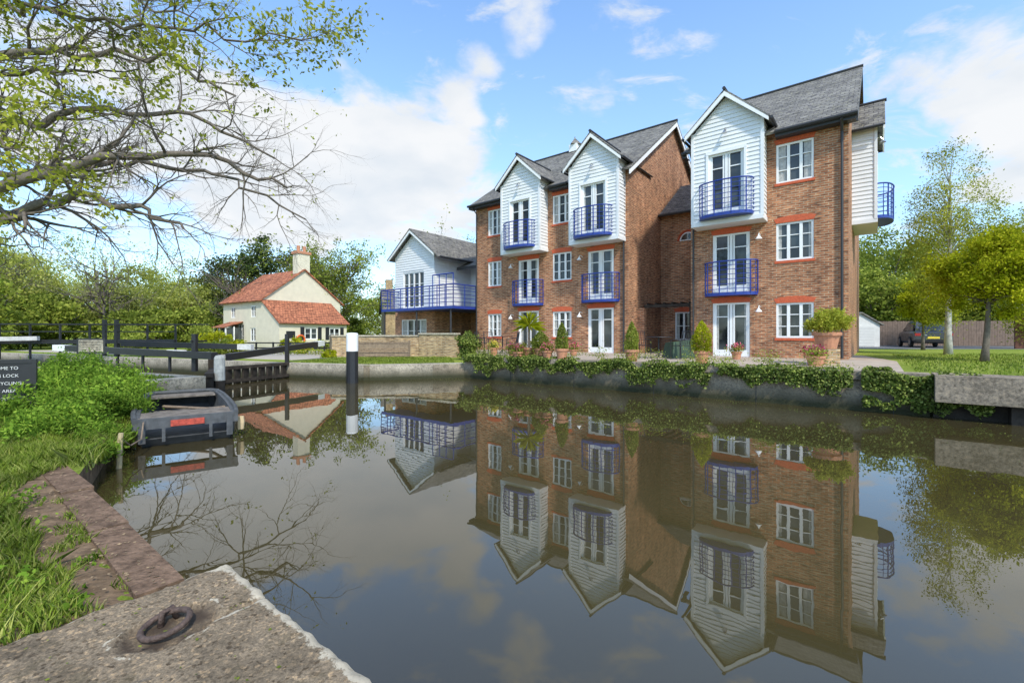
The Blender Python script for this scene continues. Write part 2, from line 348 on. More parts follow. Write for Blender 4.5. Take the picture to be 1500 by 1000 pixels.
hz=nd(nt,'ShaderNodeMapRange'); hz.inputs[1].default_value=0; hz.inputs[2].default_value=.6; hz.inputs[3].default_value=.42; hz.inputs[4].default_value=.04; L(sp.outputs[2],hz.inputs[0])
hm=nd(nt,'ShaderNodeMix',data_type='RGBA'); L(hz.outputs[0],hm.inputs[0]); L(gn.outputs[2],hm.inputs[6]); hm.inputs[7].default_value=(4.1,5.1,6.1,1)
mx=nd(nt,'ShaderNodeMix',data_type='RGBA'); L(mxm.outputs[0],mx.inputs[0]); L(hm.outputs[2],mx.inputs[6]); L(rc.outputs[0],mx.inputs[7])
L(mx.outputs[2],bg.inputs[0]); L(bg.outputs[0],o.inputs[0])
sl=bpy.data.lights.new('sun','SUN'); so=bpy.data.objects.new('sun',sl); scene.collection.objects.link(so)
sl.energy=3.9; sl.angle=rad(3.5); sl.color=(1,.94,.83)
sd=Vector((math.sin(SAZ)*math.cos(SEL),math.cos(SAZ)*math.cos(SEL),math.sin(SEL)))
so.rotation_euler=(-sd).to_track_quat('-Z','Y').to_euler(); so.location=sd*50
scene.view_settings.view_transform='Standard'; scene.view_settings.look='None'; scene.view_settings.exposure=0

# ---------------------------------------------------------------- water + land
m,nt,p=newmat('river_water'); L=nt.links.new
p.inputs['Roughness'].default_value=.0; p.inputs['IOR'].default_value=1.78
tc=nd(nt,'ShaderNodeTexCoord'); mp=nd(nt,'ShaderNodeMapping'); mp.inputs['Scale'].default_value=(1,.6,1); L(tc.outputs['Object'],mp.inputs[0])
a=nd(nt,'ShaderNodeTexNoise',Scale=2.2,Detail=3.0,Roughness=.5); L(mp.outputs[0],a.inputs['Vector'])
bumpn(nt,p,a.outputs[0],.05,.02); M['water']=m
n=nd(nt,'ShaderNodeTexNoise',Scale=.25,Detail=4.0); L(tc.outputs['Object'],n.inputs['Vector'])
r=ramp(nt,[(.35,(.044,.035,.014)),(.65,(.062,.050,.020))]); L(n.outputs[0],r.inputs[0]); L(r.outputs[0],p.inputs['Base Color'])
mb=MB(); mb.add([(-500,-300,0),(500,-300,0),(500,700,0),(-500,700,0)],[(0,1,2,3)]); mb.make('river_water',m)

LOWQ=[W(4.88,-5.62),(-5.2,15.95),(-8.4,17.0),(-27,25.2)]
mb=MB()
mb.prism([W(300,-5.62)]+LOWQ+[(-120,66),(-480,200),(-480,680),(480,680)],-1,.5,0,1)
mb.make('ground',[M['grass'],M['conc']])
mb=MB(); mb.prism([W(4.9,-5.6),W(190,-5.6),W(190,150),W(-.3,150),W(-.3,-.3)],.3,.8,0,1); mb.make('lawn',[M['grass'],M['conc']])
mb=MB(); mb.prism([W(5.1,-5.3),W(17.2,-5.3),W(17.2,0.0),W(16.3,4),W(0,8),W(0,-.1)],.79,.806,0); mb.make('patio_paving',M['pave'])
LB=[AB(-.02,.2),AB(-3,.2),(-4.95,5.5),(-5.9,6.75),(-7.9,9.3),(-8.3,10.2),(-7.9,11.6),(-26,19.6)]
mb=MB(); mb.prism([AB(290,3.0),AB(-.02,3.0)]+LB+[(-120,61),(-480,190),(-480,-280),(200,-280)],-1,.30,0,1)
mb.make('riverbank',[M['grass'],M['soil']])
mb=MB(); mb.prism([(-8.15,10.3),(-7.95,11.55),(-26,19.5),(-60,34),(-60,14),(-14,9.9)],.2,.5,0,1); mb.make('lock_side_lawn',[M['grass'],M['conc']])
mb=MB(); mb.prism([(-9.5,19.6),(-30,28.8),(-36,32),(-22,33),(-6,28),(-6,26.5)],.49,.506); mb.make('gravel_path',M['gravel'])
mb=MB(); mb.prism([(14.0,26),(60,22),(60,28),(40,36),(16,31)],.79,.806); mb.make('driveway',M['tarmac'])
mb=MB(); mb.prism([(-7.4,5.8),(-9.4,7.6),(-16,9.0),(-16,5),(-7.2,4.0)],.29,.306); mb.make('path',M['pathpink'])

def ribbon(mb,pl,w0,w1,z0,z1,m=0):
    P=[Vector(p) for p in pl]; n=len(P); A=[];B=[]
    for i in range(n):
        d=Vector((0,0))
        if i>0: d+=(P[i]-P[i-1]).normalized()
        if i<n-1: d+=(P[i+1]-P[i]).normalized()
        d.normalize(); nn=Vector((-d.y,d.x)); A.append(P[i]+nn*w0); B.append(P[i]+nn*w1)
    mb.prism([tuple(q) for q in A]+[tuple(q) for q in B[::-1]],z0,z1,m)
mb=MB(); ribbon(mb,LOWQ[1:]+[(-60,40)],.06,-.5,-.8,.53); ribbon(mb,[W(4.7,-5.62),(-3,16.6),(-5.0,15.99)],.06,-.5,-.8,.527)
mb.make('lock_quay',M['conctop'])
mb=MB(); ribbon(mb,[(-11.5,9.7),(-9.2,9.55),(-8.3,10.2),(-7.9,11.6),(-26,19.6),(-60,34.5)],-.08,.5,-.8,.54); mb.make('lock_wall',M['conctop'])
mb=MB()
e=empty('quay_wall',(BO[0],BO[1],0),BROT)
mb.box(4.8,17.55,-5.72,-5.32,-1,.815)
mb.box(4.79,17.56,-5.80,-5.31,.66,.83)
for i in range(7):
    mb.box(17.6+i*2.6,20.185+i*2.6,-6.15,-5.3,.34+.002*(i%2),.84+.004*(i%2),2)
mb.box(17.6,36,-5.7,-5.31,-1,.33,1)  # wall and piers below the deck coloured dark to paint the overhang's shade
for i in range(6): mb.box(18.6+i*3,18.9+i*3,-5.98,-5.72,-1,.338,1)
mb.make('wall',[M['conc'],M['darkwood_shade'],concrete('deck_concrete',(.27,.225,.17))],e)
mb=MB()
for s in (7,9.5,12,14.5,17): mb.box(s,s+.012,-5.727,-5.72,0,.65)
mb.make('joints',M['fascia'],e)

# ---------------------------------------------------------------- building kit
def Ff(y0): return lambda a,z,d:(a,y0-d,z)
def Fs(x0): return lambda a,z,d:(x0+d,a,z)
def fbox(mb,F,a0,a1,z0,z1,d0,d1,m=0):
    mb.hexa([F(a0,z0,d1),F(a1,z0,d1),F(a1,z0,d0),F(a0,z0,d0),F(a0,z1,d1),F(a1,z1,d1),F(a1,z1,d0),F(a0,z1,d0)],m)
def wall(mb,F,a0,a1,z0,z1,ops,m=0,rev=.11):
    xs=sorted({a0,a1,*[o[0] for o in ops],*[o[1] for o in ops]}); zs=sorted({z0,z1,*[o[2] for o in ops],*[o[3] for o in ops]})
    for i in range(len(xs)-1):
        for j in range(len(zs)-1):
            cx=(xs[i]+xs[i+1])/2; cz=(zs[j]+zs[j+1])/2
            if any(o[0]<cx<o[1] and o[2]<cz<o[3] for o in ops): continue
            mb.add([F(xs[i],zs[j],0),F(xs[i+1],zs[j],0),F(xs[i+1],zs[j+1],0),F(xs[i],zs[j+1],0)],[(0,1,2,3)],m)
    for (x0,x1,y0,y1) in ops:
        q=[(x0,y0),(x1,y0),(x1,y1),(x0,y1)]
        for k in range(4):
            A=q[k];B=q[(k+1)%4]
            mb.add([F(A[0],A[1],0),F(B[0],B[1],0),F(B[0],B[1],-rev),F(A[0],A[1],-rev)],[(0,3,2,1)],m)
# win mats: 0 white 1 glass 2 curtain
def window(mb,F,a0,a1,z0,z1,cas=3,rows=3,cur=True,bars=1,dz=0.0):
    d0=-.10+dz
    mb.add([F(a0,z0,d0),F(a1,z0,d0),F(a1,z1,d0),F(a0,z1,d0)],[(0,1,2,3)],1)
    fw=.065
    if cur and random.random()<.8:
        k=random.uniform(.12,.28)*(a1-a0)
        for (p,q) in ((a0,a0+k),(a1-k,a1)):
            n=6
            for i in range(n):
                x0=p+(q-p)*i/n;x1=p+(q-p)*(i+1)/n
                mb.add([F(x0,z0,d0+.004+.006*(i%2)),F(x1,z0,d0+.004+.006*((i+1)%2)),F(x1,z1,d0+.004+.006*((i+1)%2)),F(x0,z1,d0+.004+.006*(i%2))],[(0,1,2,3)],2)
    fbox(mb,F,a0,a1,z0,z0+fw,d0+.012,d0+.07); fbox(mb,F,a0,a1,z1-fw,z1,d0+.012,d0+.07)
    fbox(mb,F,a0,a0+fw,z0+fw,z1-fw,d0+.012,d0+.07); fbox(mb,F,a1-fw,a1,z0+fw,z1-fw,d0+.012,d0+.07)
    for i in range(1,cas):
        c=a0+(a1-a0)*i/cas; fbox(mb,F,c-.045,c+.045,z0+fw,z1-fw,d0+.012,d0+.065)
    for i in range(cas):
        c0=a0+(a1-a0)*i/cas; c1=a0+(a1-a0)*(i+1)/cas
        for j in range(1,rows):
            z=z0+(z1-z0)*j/rows; fbox(mb,F,c0+.05,c1-.05,z-.014,z+.014,d0+.014,d0+.045)
        for b in range(1,bars):
            c=c0+(c1-c0)*b/bars; fbox(mb,F,c-.012,c+.012,z0+fw,z1-fw,d0+.016,d0+.042)
def door(mb,F,a0,a1,z0,z1,dz=0):
    d0=-.10+dz
    window(mb,F,a0,a1,z0,z1,2,1,True,1,dz)
    for i in range(2):
        c0=a0+(a1-a0)*i/2; c1=a0+(a1-a0)*(i+1)/2
        fbox(mb,F,c0+.05,c1-.05,z0+.066,z0+.24,d0+.013,d0+.055)
        fbox(mb,F,c0+.066,c0+.12,z0+.24,z1-.066,d0+.013,d0+.05); fbox(mb,F,c1-.12,c1-.066,z0+.24,z1-.066,d0+.013,d0+.05)
        fbox(mb,F,c0+.12,c1-.12,z1-.52,z1-.485,d0+.013,d0+.045)
def lintel(mb,F,a0,a1,z,rise=.07,h=.22):
    n=8; vs=[]; ca=(a0+a1)/2; hw=(a1-a0)/2
    for i in range(n+1):
        t=-1+2*i/n; a=ca+t*hw; zb=z; zt=z+h-rise*t*t; at=ca+t*(hw+.07)
        vs+=[F(a,zb,.012),F(at,zt,.012),F(a,zb,-.02),F(at,zt,-.02)]
    fs=[]
    for i in range(n):
        k=4*i; fs+=[(k,k+4,k+5,k+1),(k+1,k+5,k+7,k+3),(k,k+2,k+6,k+4)]
    fs+=[(0,1,3,2),(4*n,4*n+2,4*n+3,4*n+1)]
    mb.add(vs,fs)
def sill(mb,F,a0,a1,z): fbox(mb,F,a0-.04,a1+.04,z-.09,z-.002,-.02,.035)
def clap(mb,F,a0f,z0,z1,ops=(),h=.145):
    z=z0
    while z<z1-.005:
        zt=min(z+h,z1)
        l0,r0=a0f(z); l1,r1=a0f(zt)
        segs=[(l0,r0,l1,r1)]
        for (x0,x1,y0,y1) in ops:
            if z<y1-.01 and zt>y0+.01:
                ns=[]
                for s in segs:
                    ns+=[(s[0],x0,s[2],x0),(x1,s[1],x1,s[3])]
                segs=ns
        for (p,q,p1,q1) in segs:
            if q-p<.01: continue
            if q1<p1: p1=q1=(p1+q1)/2
            mb.add([F(p,z,.028),F(q,z,.028),F(q1,zt,.003),F(p1,zt,.003),F(p,z,0),F(q,z,0)],[(0,1,2,3),(4,5,1,0)])
        z+=h
def bow(mb,F,ac,w,z0,dep,h=1.15,n=20):
    def pt(th,z,k=1.0): return F(ac-w/2*k*math.cos(th),z,max(0,dep*k*math.sin(th)**.75))
    arc=[math.pi*i/n for i in range(n+1)]
    lo=[pt(t,z0-.06) for t in arc]; hi=[pt(t,z0+.05) for t in arc]; N=n+1
    mb.add(lo+hi,[tuple(range(N)),tuple(range(2*N-1,N-1,-1))]+[(i,i+1,N+i+1,N+i) for i in range(n)])
    for k,z in enumerate((.17,.34,.51,.68,.85,1.0)):
        mb.tube([pt(t,z0+z) for t in arc],.012,5)
    mb.tube([pt(t,z0+h) for t in arc],.026,6)
    for i in range(0,n+1,2):
        mb.tube([pt(arc[i],z0),pt(arc[i],z0+h)],.010 if i%4 else .022,5)
def slab(mb,q,th,m=0):
    q=[Vector(p) for p in q]; nn=(q[1]-q[0]).cross(q[3]-q[0]).normalized()
    if nn.z<0: nn=-nn
    lo=[p-nn*th for p in q]; mb.add(q+lo,[(0,1,2,3),(7,6,5,4),(0,4,5,1),(1,5,6,2),(2,6,7,3),(3,7,4,0)],m)
def oriel(par,F,ac,tag,along,w=2.26,z0=5.63,ze=8.85,zp=9.93,dep=.67):
    h=w/2; G=lambda a,z,d:F(a,z,d+dep)
    cl=MB(); op=[(ac-.58,ac+.58,5.78,7.98)]
    def ext(z): 
        if z<=ze: return (ac-h,ac+h)
        k=max(0,1-(z-ze)/(zp-ze-.02)); return (ac-h*k,ac+h*k)
    clap(cl,G,ext,z0,zp-.02,op)
    wall(cl,G,ac-h+.001,ac+h-.001,z0,ze,op)
    cl.add([G(ac-h,ze,0),G(ac+h,ze,0),G(ac,zp,0)],[(0,1,2)])
    for sgn in (-1,1):
        S=lambda a,z,d,s=sgn:F(ac+s*(h+d),z,a)
        clap(cl,S,lambda z:(-.9,dep),z0,ze)
        cl.add([S(-.9,z0,0),S(dep,z0,0),S(dep,ze,0),S(-.9,ze,0)],[(0,1,2,3)])
        fbox(cl,F,ac+sgn*h-.05+.0,ac+sgn*h+.05,z0-.02,ze+.02,dep-.045,dep+.04)
    fbox(cl,F,ac-h-.04,ac+h+.04,z0-.14,z0-.001,-.05,dep+.05)
    cl.make('clapboard_'+tag,M['clap'],par)
    wn=MB(); door(wn,G,*op[0])
    for sgn in (-1,1):
        A=(ac+sgn*(h+.22),ze-.14); B=(ac,zp+.09)
        d0,d1=dep+.20,dep+.25
        pts=[F(A[0],A[1]-.09,d1),F(B[0],B[1]-.17,d1),F(B[0],B[1]+.0,d1),F(A[0],A[1]+.09,d1),F(A[0],A[1]-.09,d0),F(B[0],B[1]-.17,d0),F(B[0],B[1]+.0,d0),F(A[0],A[1]+.09,d0)]
        wn.hexa(pts,0)
    fbox(wn,G,ac-.66,ac-.581,5.74,8.05,-.02,.05); fbox(wn,G,ac+.581,ac+.66,5.74,8.05,-.02,.05); fbox(wn,G,ac-.66,ac+.66,7.981,8.08,-.02,.055)
    wn.make('oriel_trim_'+tag,[M['white'],M['glass'],M['curtain']],par)
    lm=MB(); lm.tube([G(ac,8.75,0),G(ac,8.78,.12),G(ac,8.68,.2)],.02,6); lm.lathe([(.09,-.1),(.08,-.08),(.03,0)],G(ac,8.68,.2),10); lm.make('oriel_lamp_'+tag,M['chrome'],par)
    rf=MB()
    for sgn in (-1,1):
        e0=ac+sgn*(h+.26); 
        slab(rf,[F(e0,ze-.07,dep+.25),F(ac,zp+.16,dep+.25),F(ac,zp+.16,-2.4),F(e0,ze-.07,-2.4)],.06)
    rf.make('oriel_roof_'+tag,M['slateY' if along=='x' else 'slateX'],par)
    rd=MB(); rd.tube([F(ac,zp+.17,dep+.3),F(ac,zp+.17,-1.9)],.06,6)
    for sgn in (-1,1):
        e0=ac+sgn*(h+.30); rd.tube([F(e0,ze-.13,dep+.2),F(e0,ze-.13,-.5)],.05,6)
    rd.make('oriel_gutter_'+tag,M['fascia'],par)
    bl=MB(); bow(bl,G,ac,1.75,5.74,.5); bl.make('balcony_'+tag,M['blue'],par)
def lamp(mb,F,a,z):
    mb.tube([F(a,z,0),F(a,z+.05,.12),F(a,z+.03,.25),F(a,z-.05,.28)],.014,6)
    c=F(a,z-.05,.28); mb.lathe([(.11,-.12),(.10,-.10),(.03,0),(.02,.02)],c,10)

def block(name,x0,x1,winc,oric,side):
    par=empty(name,(BO[0],BO[1],0),BROT); F=Ff(0); D=10.4; zt=8.62
    ops=[];
    for c,wd in winc:
        for (a,b) in ((1.49,2.67),(4.10,5.38),(6.73,8.06)): ops.append((c-wd/2,c+wd/2,a,b))
    dops=[]
    for c in oric:
        dops+= [(c-.62,c+.62,.81,2.75),(c-.62,c+.62,3.14,5.25)]
    br=MB(); wall(br,F,x0,x1,.4,zt,ops+dops)
    G=Fs(x1); wall(br,G,0,D,.4,zt,[]); br.add([G(0,zt,0),G(D,zt,0),G(D/2,12.2,0)],[(0,1,2)])
    G2=lambda a,z,d:(x0-d,a,z); wall(br,G2,0,D,.4,zt,[]); br.add([G2(0,zt,0),G2(D,zt,0),G2(D/2,12.2,0)],[(0,1,2)])
    G3=lambda a,z,d:(a,D+d,z); wall(br,G3,x0,x1,.4,zt,[])
    br.make('brick_walls',M['brick'],par)
    wn=MB(); li=MB(); lm=MB()
    for o_ in ops:
        window(wn,F,*o_,cas=3,rows=3); lintel(li,F,o_[0],o_[1],o_[3]); sill(li,F,o_[0],o_[1],o_[2])
    for o_ in dops:
        door(wn,F,*o_); lintel(li,F,o_[0],o_[1],o_[3])
    wn.make('windows',[M['white'],M['glass'],M['curtain']],par); li.make('arches_and_sills',M['arch'],par)
    for c in oric:
        lamp(lm,F,c+(.95 if side else -.9),2.55); lamp(lm,F,c+(.95 if side else -.9),5.05)
    lm.make('wall_lamps',M['white'],par)
    bl=MB()
    for c in oric: bow(bl,F,c,1.75,3.05,.5)
    bl.make('lower_balconies',M['blue'],par)
    for i,c in enumerate(oric): oriel(par,F,c,'front_%d'%i,'x')
    rf=MB(); e0,e1=x0-.22,x1+.25
    slab(rf,[(e0,-.38,8.40),(e1,-.38,8.40),(e1,D/2,12.32),(e0,D/2,12.32)],.07)
    slab(rf,[(e0,D+.38,8.40),(e1,D+.38,8.40),(e1,D/2,12.32),(e0,D/2,12.32)],.07)
    rf.make('slate_roof',M['slateX'],par)
    tr=MB()
    tr.tube([(e0-.02,D/2,12.34),(e1+.02,D/2,12.34)],.07,8)
    gx=[x0-.2]; 
    for c in oric: gx+=[c-1.45,c+1.45]
    gx+=[x1+.25]
    for i in range(0,len(gx),2):
        if gx[i+1]-gx[i]>.1:
            tr.tube([(gx[i],-.44,8.36),(gx[i+1],-.44,8.36)],.06,6); tr.box(gx[i],gx[i+1],-.36,-.33,8.22,8.36)
            tr.box(gx[i],gx[i+1],-.329,-.002,8.22,8.24)
    tr.tube([(x1-.16,-.44,8.3),(x1-.16,-.08,8.0),(x1-.16,-.08,.85)],.04,8)
    tr.tube([(x0+.12,-.44,8.3),(x0+.12,-.08,8.0),(x0+.12,-.08,.85)],.035,8)
    tr.make('gutters_and_pipes',M['fascia'],par)
    vg=MB()
    for (ya,yb) in ((-.36,D/2),(D+.36,D/2)):
        X=e1-.045
        vg.hexa([(X,ya,8.13),(X+.04,ya,8.13),(X+.04,yb,12.04),(X,yb,12.04),(X,ya,8.32),(X+.04,ya,8.32),(X+.04,yb,12.23),(X,yb,12.23)])
    vg.make('verge_boards',M['fascia' if side else 'white'],par)
    return par
LBk=block('apartment_building',0,8.67,[(1.32,.9),(5.42,1.02)],[3.5,7.4],False)
RBk=block('apartment_building',11.21,16.04,[(14.59,1.08)],[12.62],True)
oriel(RBk,Fs(16.04),3.55,'side','y')
mb=MB()
mb.box(2.75,3.25,4.95,5.45,12.2,12.62,0); mb.lathe([(.42,0),(.36,.06),(.05,.38),(.02,.5)],(3,5.2,12.62),4,1)
mb.make('cupola',[M['white'],M['slateX']],LBk)
# link
lk=MB(); F=Ff(3.65); op=[(9.35,10.15,1.35,2.65)]; wall(lk,F,8.672,11.208,.4,7.3,op); lk.make('link_brick',M['brick'],LBk)
lw=MB(); window(lw,F,*op[0],cas=2,rows=2)
for i in range(8):
    t0=math.pi*i/8;t1=math.pi*(i+1)/8
    lw.add([F(9.95,5.95,.02),F(9.95+.34*math.cos(t0),5.95+.34*math.sin(t0),.02),F(9.95+.34*math.cos(t1),5.95+.34*math.sin(t1),.02)],[(0,1,2)],1)
lw.tube([F(9.95+.34*math.cos(math.pi*i/12),5.95+.34*math.sin(math.pi*i/12),.03) for i in range(13)],.03,6)
lw.tube([F(9.58,5.95,.03),F(10.32,5.95,.03)],.03,6); lw.tube([F(9.95,5.95,.03),F(9.95,6.29,.03)],.015,6)
lw.make('link_windows',[M['white'],M['glass'],M['curtain']],LBk)
la=MB(); la.tube([F(9.95+.44*math.cos(math.pi*i/12),5.95+.44*math.sin(math.pi*i/12),.0) for i in range(13)],.06,4); lintel(la,F,9.35,10.15,2.65); la.make('link_arch',M['arch'],LBk)
lr=MB(); slab(lr,[(8.675,3.3,7.2),(11.2,3.3,7.2),(11.2,6.5,9.4),(8.675,6.5,9.4)],.07); lr.make('link_roof',M['slateX'],LBk)
lg=MB(); lg.tube([(8.7,3.24,7.18),(11.18,3.24,7.18)],.06,6); lg.tube([(11.0,3.3,7.1),(11.0,3.57,6.9),(11.0,3.57,.85)],.045,8); lg.make('link_gutter',M['fascia'],LBk)
pw=MB(); pw.box(8.9,10.9,1.1,1.25,2.75,2.87,1)
for i in range(6): pw.box(8.95+i*.36,9.0+i*.36,1.25,3.6,2.88,2.96,1)
pw.box(10.8,10.9,1.12,1.22,.8,2.75,1); pw.box(8.68,8.95,1.0,1.25,.8,2.74,0)
pw.make('pergola',[M['brick'],M['darkwood_shade']],LBk)

# balcony house on the left
H=empty('balcony_house',(BO[0],BO[1],0),BROT)
hx0,hx1=-6.5,-2.9; hy=-.35; hc=(hx0+hx1)/2; F=Ff(hy)
b=MB(); ops=[(-5.9,-3.6,1.15,2.5)]; wall(b,F,hx0,hx1,.3,3.1,ops); 
G=Fs(hx1); wall(b,G,hy,6,.3,3.1,[]); F2=Ff(2.6); op2=[(-2.3,-.9,.85,2.6)]; wall(b,F2,hx1,-.002,.3,3.0,op2); b.make('brick_base',M['brick'],H)
wn=MB(); window(wn,F,*ops[0],cas=4,rows=2); window(wn,F2,*op2[0],cas=2,rows=2)
c=MB(); ze=6.3; zp=7.62
def ext(z): 
    k=1 if z<=ze else max(0,1-(z-ze)/(zp-ze)); return (hc-1.8*k,hc+1.8*k)
od=[(hc-1.0,hc+.9,3.2,5.3)]
clap(c,F,ext,3.1,zp-.02,od); wall(c,F,hx0,hx1,3.1,ze,od); c.add([F(hx0,ze,-.001),F(hx1,ze,-.001),F(hc,zp,-.001)],[(0,1,2)])
S=lambda a,z,d:(hx1+d,a,z); clap(c,S,lambda z:(hy,8),3.1,ze); c.add([S(hy,3.1,0),S(8,3.1,0),S(8,ze,0),S(hy,ze,0)],[(0,1,2,3)])
S=lambda a,z,d:(hx0-d,a,z); c.add([S(hy,.3,0),S(8,.3,0),S(8,ze,0),S(hy,ze,0)],[(0,1,2,3)])
F3=Ff(2.6); od3=[(-2.2,-.9,3.2,5.2)]; wall(c,F3,hx1,-.002,3.0,5.9,od3); clap(c,F3,lambda z:(hx1+.03,-.01),3.1,5.9,od3)
c.make('clapboard',M['clap'],H)
window(wn,F,*od[0],cas=4,rows=3); door(wn,F3,*od3[0])
for sgn in (-1,1):
    A=(hc+sgn*2.1,ze-.15);B=(hc,zp+.15)
    wn.hexa([F(A[0],A[1]-.1,.35),F(B[0],B[1]-.18,.35),F(B[0],B[1],.35),F(A[0],A[1]+.1,.35),F(A[0],A[1]-.1,.3),F(B[0],B[1]-.18,.3),F(B[0],B[1],.3),F(A[0],A[1]+.1,.3)])
wn.make('windows_and_trim',[M['white'],M['glass'],M['curtain']],H)
r=MB()
slab(r,[(hc-2.15,hy-.36,ze-.1),(hc,hy-.36,zp+.22),(hc,8.5,zp+.22),(hc-2.15,8.5,ze-.1)],.07)
slab(r,[(hc+2.55,hy-.36,ze-.36),(hc,hy-.36,zp+.22),(hc,8.5,zp+.22),(hc+2.55,8.5,ze-.36)],.07)
slab(r,[(hx1+.3,1.2,5.55),(-.01,1.2,5.55),(-.01,6,8.0),(hx1+.3,6,8.0)],.06)
r.make('slate_roof',M['slateY'],H)
g=MB(); g.tube([(hc+2.6,hy-.3,ze-.38),(hc+2.6,8,ze-.38)],.07,6); g.tube([(hc-2.2,hy-.3,ze-.12),(hc-2.2,3,ze-.12)],.06,6); g.box(hx1+.3,-.01,1.12,1.2,5.4,5.56); g.make('gutters',M['fascia'],H)
bl=MB(); by=-1.65; bx0,bx1=-6.1,-.02
bl.box(bx0,bx1,by,hy-.04,2.93,3.08); bl.box(hx1+.04,bx1,hy-.041,2.55,2.935,3.075)
def rails(p,q,h=1.1,nb=8):
    for z in (.2,.4,.6,.8,.95): bl.tube([(p[0],p[1],3.08+z),(q[0],q[1],3.08+z)],.018,5)
    bl.tube([(p[0],p[1],3.08+h),(q[0],q[1],3.08+h)],.035,6)
    for i in range(nb+1):
        t=i/nb; x=p[0]+(q[0]-p[0])*t; y=p[1]+(q[1]-p[1])*t; bl.tube([(x,y,3.05),(x,y,3.08+h)],.026,5)
rails((bx0,by),(bx1,by),1.1,10); rails((bx0,by),(bx0,hy),1.1,2); rails((bx1,by),(bx1,0),1.1,2); rails((-1.6,by+.02),(bx1-.02,by+.02),1.65,3)
bl.make('balcony',M['blue'],H)
pb=MB(); 
for x in (-5.9,-3,-.3): pb.tube([(x,by+.1,.4),(x,by+.1,2.93)],.05,8)
pb.make('balcony_posts',M['fascia'],H)

# ---------------------------------------------------------------- cottage
K=empty('lock_cottage',(-18.1,33,0),rad(55))
WD,DP=6.4,6.2; zE,zR=4.25,6.65
b=MB(); F=Ff(0); G=lambda a,z,d:(-d,a,z)
wo=[(1.0,1.7,2.9,3.75),(4.2,4.9,2.9,3.75),(1.0,1.8,1.1,2.1),(2.8,3.7,.55,2.4),(4.6,5.4,1.1,2.1)]
wall(b,F,0,WD,.3,zE,[]); b.add([F(0,zE,0),F(WD,zE,0),F(WD/2,zR,0)],[(0,1,2)])
wall(b,G,0,DP,.3,zE,wo); wall(b,lambda a,z,d:(WD+d,a,z),0,DP,.3,zE,[])
b.make('rendered_walls',M['render'],K)
wn=MB()
for o_ in wo: window(wn,G,*o_,cas=2,rows=2,cur=False)
b=MB(); LW=5.4; LD=2.3
F4=Ff(-LD); lo=[(1.9,2.9,1.25,2.1),(3.9,4.8,1.25,2.1)]; wall(b,F4,0,LW,.3,2.5,lo)
b.add([(0,0,.3),(0,-LD,.3),(0,-LD,2.5),(0,0,4.0)],[(0,1,2,3)]); b.add([(LW,0,.3),(LW,-LD,.3),(LW,-LD,2.5),(LW,0,4.0)],[(0,3,2,1)])
b.make('lean_to_walls',M['render'],K)
for o_ in lo: window(wn,F4,*o_,cas=2,rows=2,cur=False)
wn.make('windows',[M['white'],M['glass'],M['curtain']],K)
d=MB(); fbox(d,F4,0,LW,.3,.95,.003,.02); fbox(d,F,LW+.02,WD,.3,.95,.003,.02)
for a in (1.9-.35,2.92,3.9-.35,4.82): fbox(d,F4,a,a+.3,1.2,2.15,.004,.03)
fbox(d,F4,.5,1.15,1.35,1.85,.004,.03)
fbox(d,F,.4,1.0,2.9,3.3,.003,.03)
d.make('black_plinth_and_shutters',M['black'],K)
r=MB(); slab(r,[(-.3,-.15,zE-.18),(-.3,DP+.2,zE-.18),(WD/2,DP+.2,zR+.08),(WD/2,-.15,zR+.08)],.08); slab(r,[(WD+.3,-.15,zE-.18),(WD+.3,DP+.2,zE-.18),(WD/2,DP+.2,zR+.08),(WD/2,-.15,zR+.08)],.08)
r.make('tile_roof',M['tileY'],K)
r=MB(); slab(r,[(-.12,-LD-.25,2.42),(LW+.12,-LD-.25,2.42),(LW+.12,-.01,4.15),(-.12,-.01,4.15)],.08); r.make('lean_to_roof',M['tileX'],K)
ch=MB(); ch.box(WD/2-.5,WD/2+.5,.05,.75,5.5,7.9,0); ch.box(WD/2-.58,WD/2+.58,-.03,.83,7.9,8.1,1)
for x in (-.25,.25): ch.lathe([(.14,0),(.12,.1),(.13,.45),(.11,.46)],(WD/2+x,.4,8.1),10,1)
ch.make('chimney',[M['render'],M['terra']],K)
lb=MB(); lb.tube([Vector((1.55+.3*math.cos(t),-LD-.06,1.25+.3*math.sin(t))) for t in [2*math.pi*i/20 for i in range(20)]],.06,8,0,True)
lb.make('life_ring',M['orange'],K)
po=MB()
po.box(-1.2,-.003,3.0,5.0,.4,.9,0); slab(po,[(-1.35,2.9,2.15),(-1.35,5.1,2.15),(-.003,5.1,2.6),(-.003,2.9,2.6)],.06,1)
for (x,y) in ((-1.18,3.02),(-1.18,4),(-1.18,4.98),(-.6,3.02),(-.6,4.98)): po.box(x-.04,x+.04,y-.04,y+.04,.9,2.2,0)
po.box(-1.15,-.05,3.05,4.95,.9,2.1,2); po.make('porch',[M['white'],M['tileY'],M['glass']],K)

# distant house
Q=empty('distant_house',(-14.5,52,0),rad(20)); b=MB(); b.box(0,8,0,6,.4,4.4)
b.add([(8,0,4.4),(8,6,4.4),(8,3,7)],[(0,1,2)]); b.add([(0,0,4.4),(0,6,4.4),(0,3,7)],[(0,1,2)]); b.box(.3,1.1,2.6,3.4,6,8.2); b.make('walls',M['brickwall'],Q)
b=MB(); slab(b,[(-.3,-.3,4.2),(8.3,-.3,4.2),(8.3,3,7.1),(-.3,3,7.1)],.1); slab(b,[(-.3,6.3,4.2),(8.3,6.3,4.2),(8.3,3,7.1),(-.3,3,7.1)],.1); b.make('roof',M['slateX'],Q)
b=MB(); 
for x in (1.2,3.6,6): window(b,Ff(-.15),x,x+1.1,2.7,3.9,2,2,False)
b.make('windows',[M['white'],M['glass'],M['curtain']],Q)

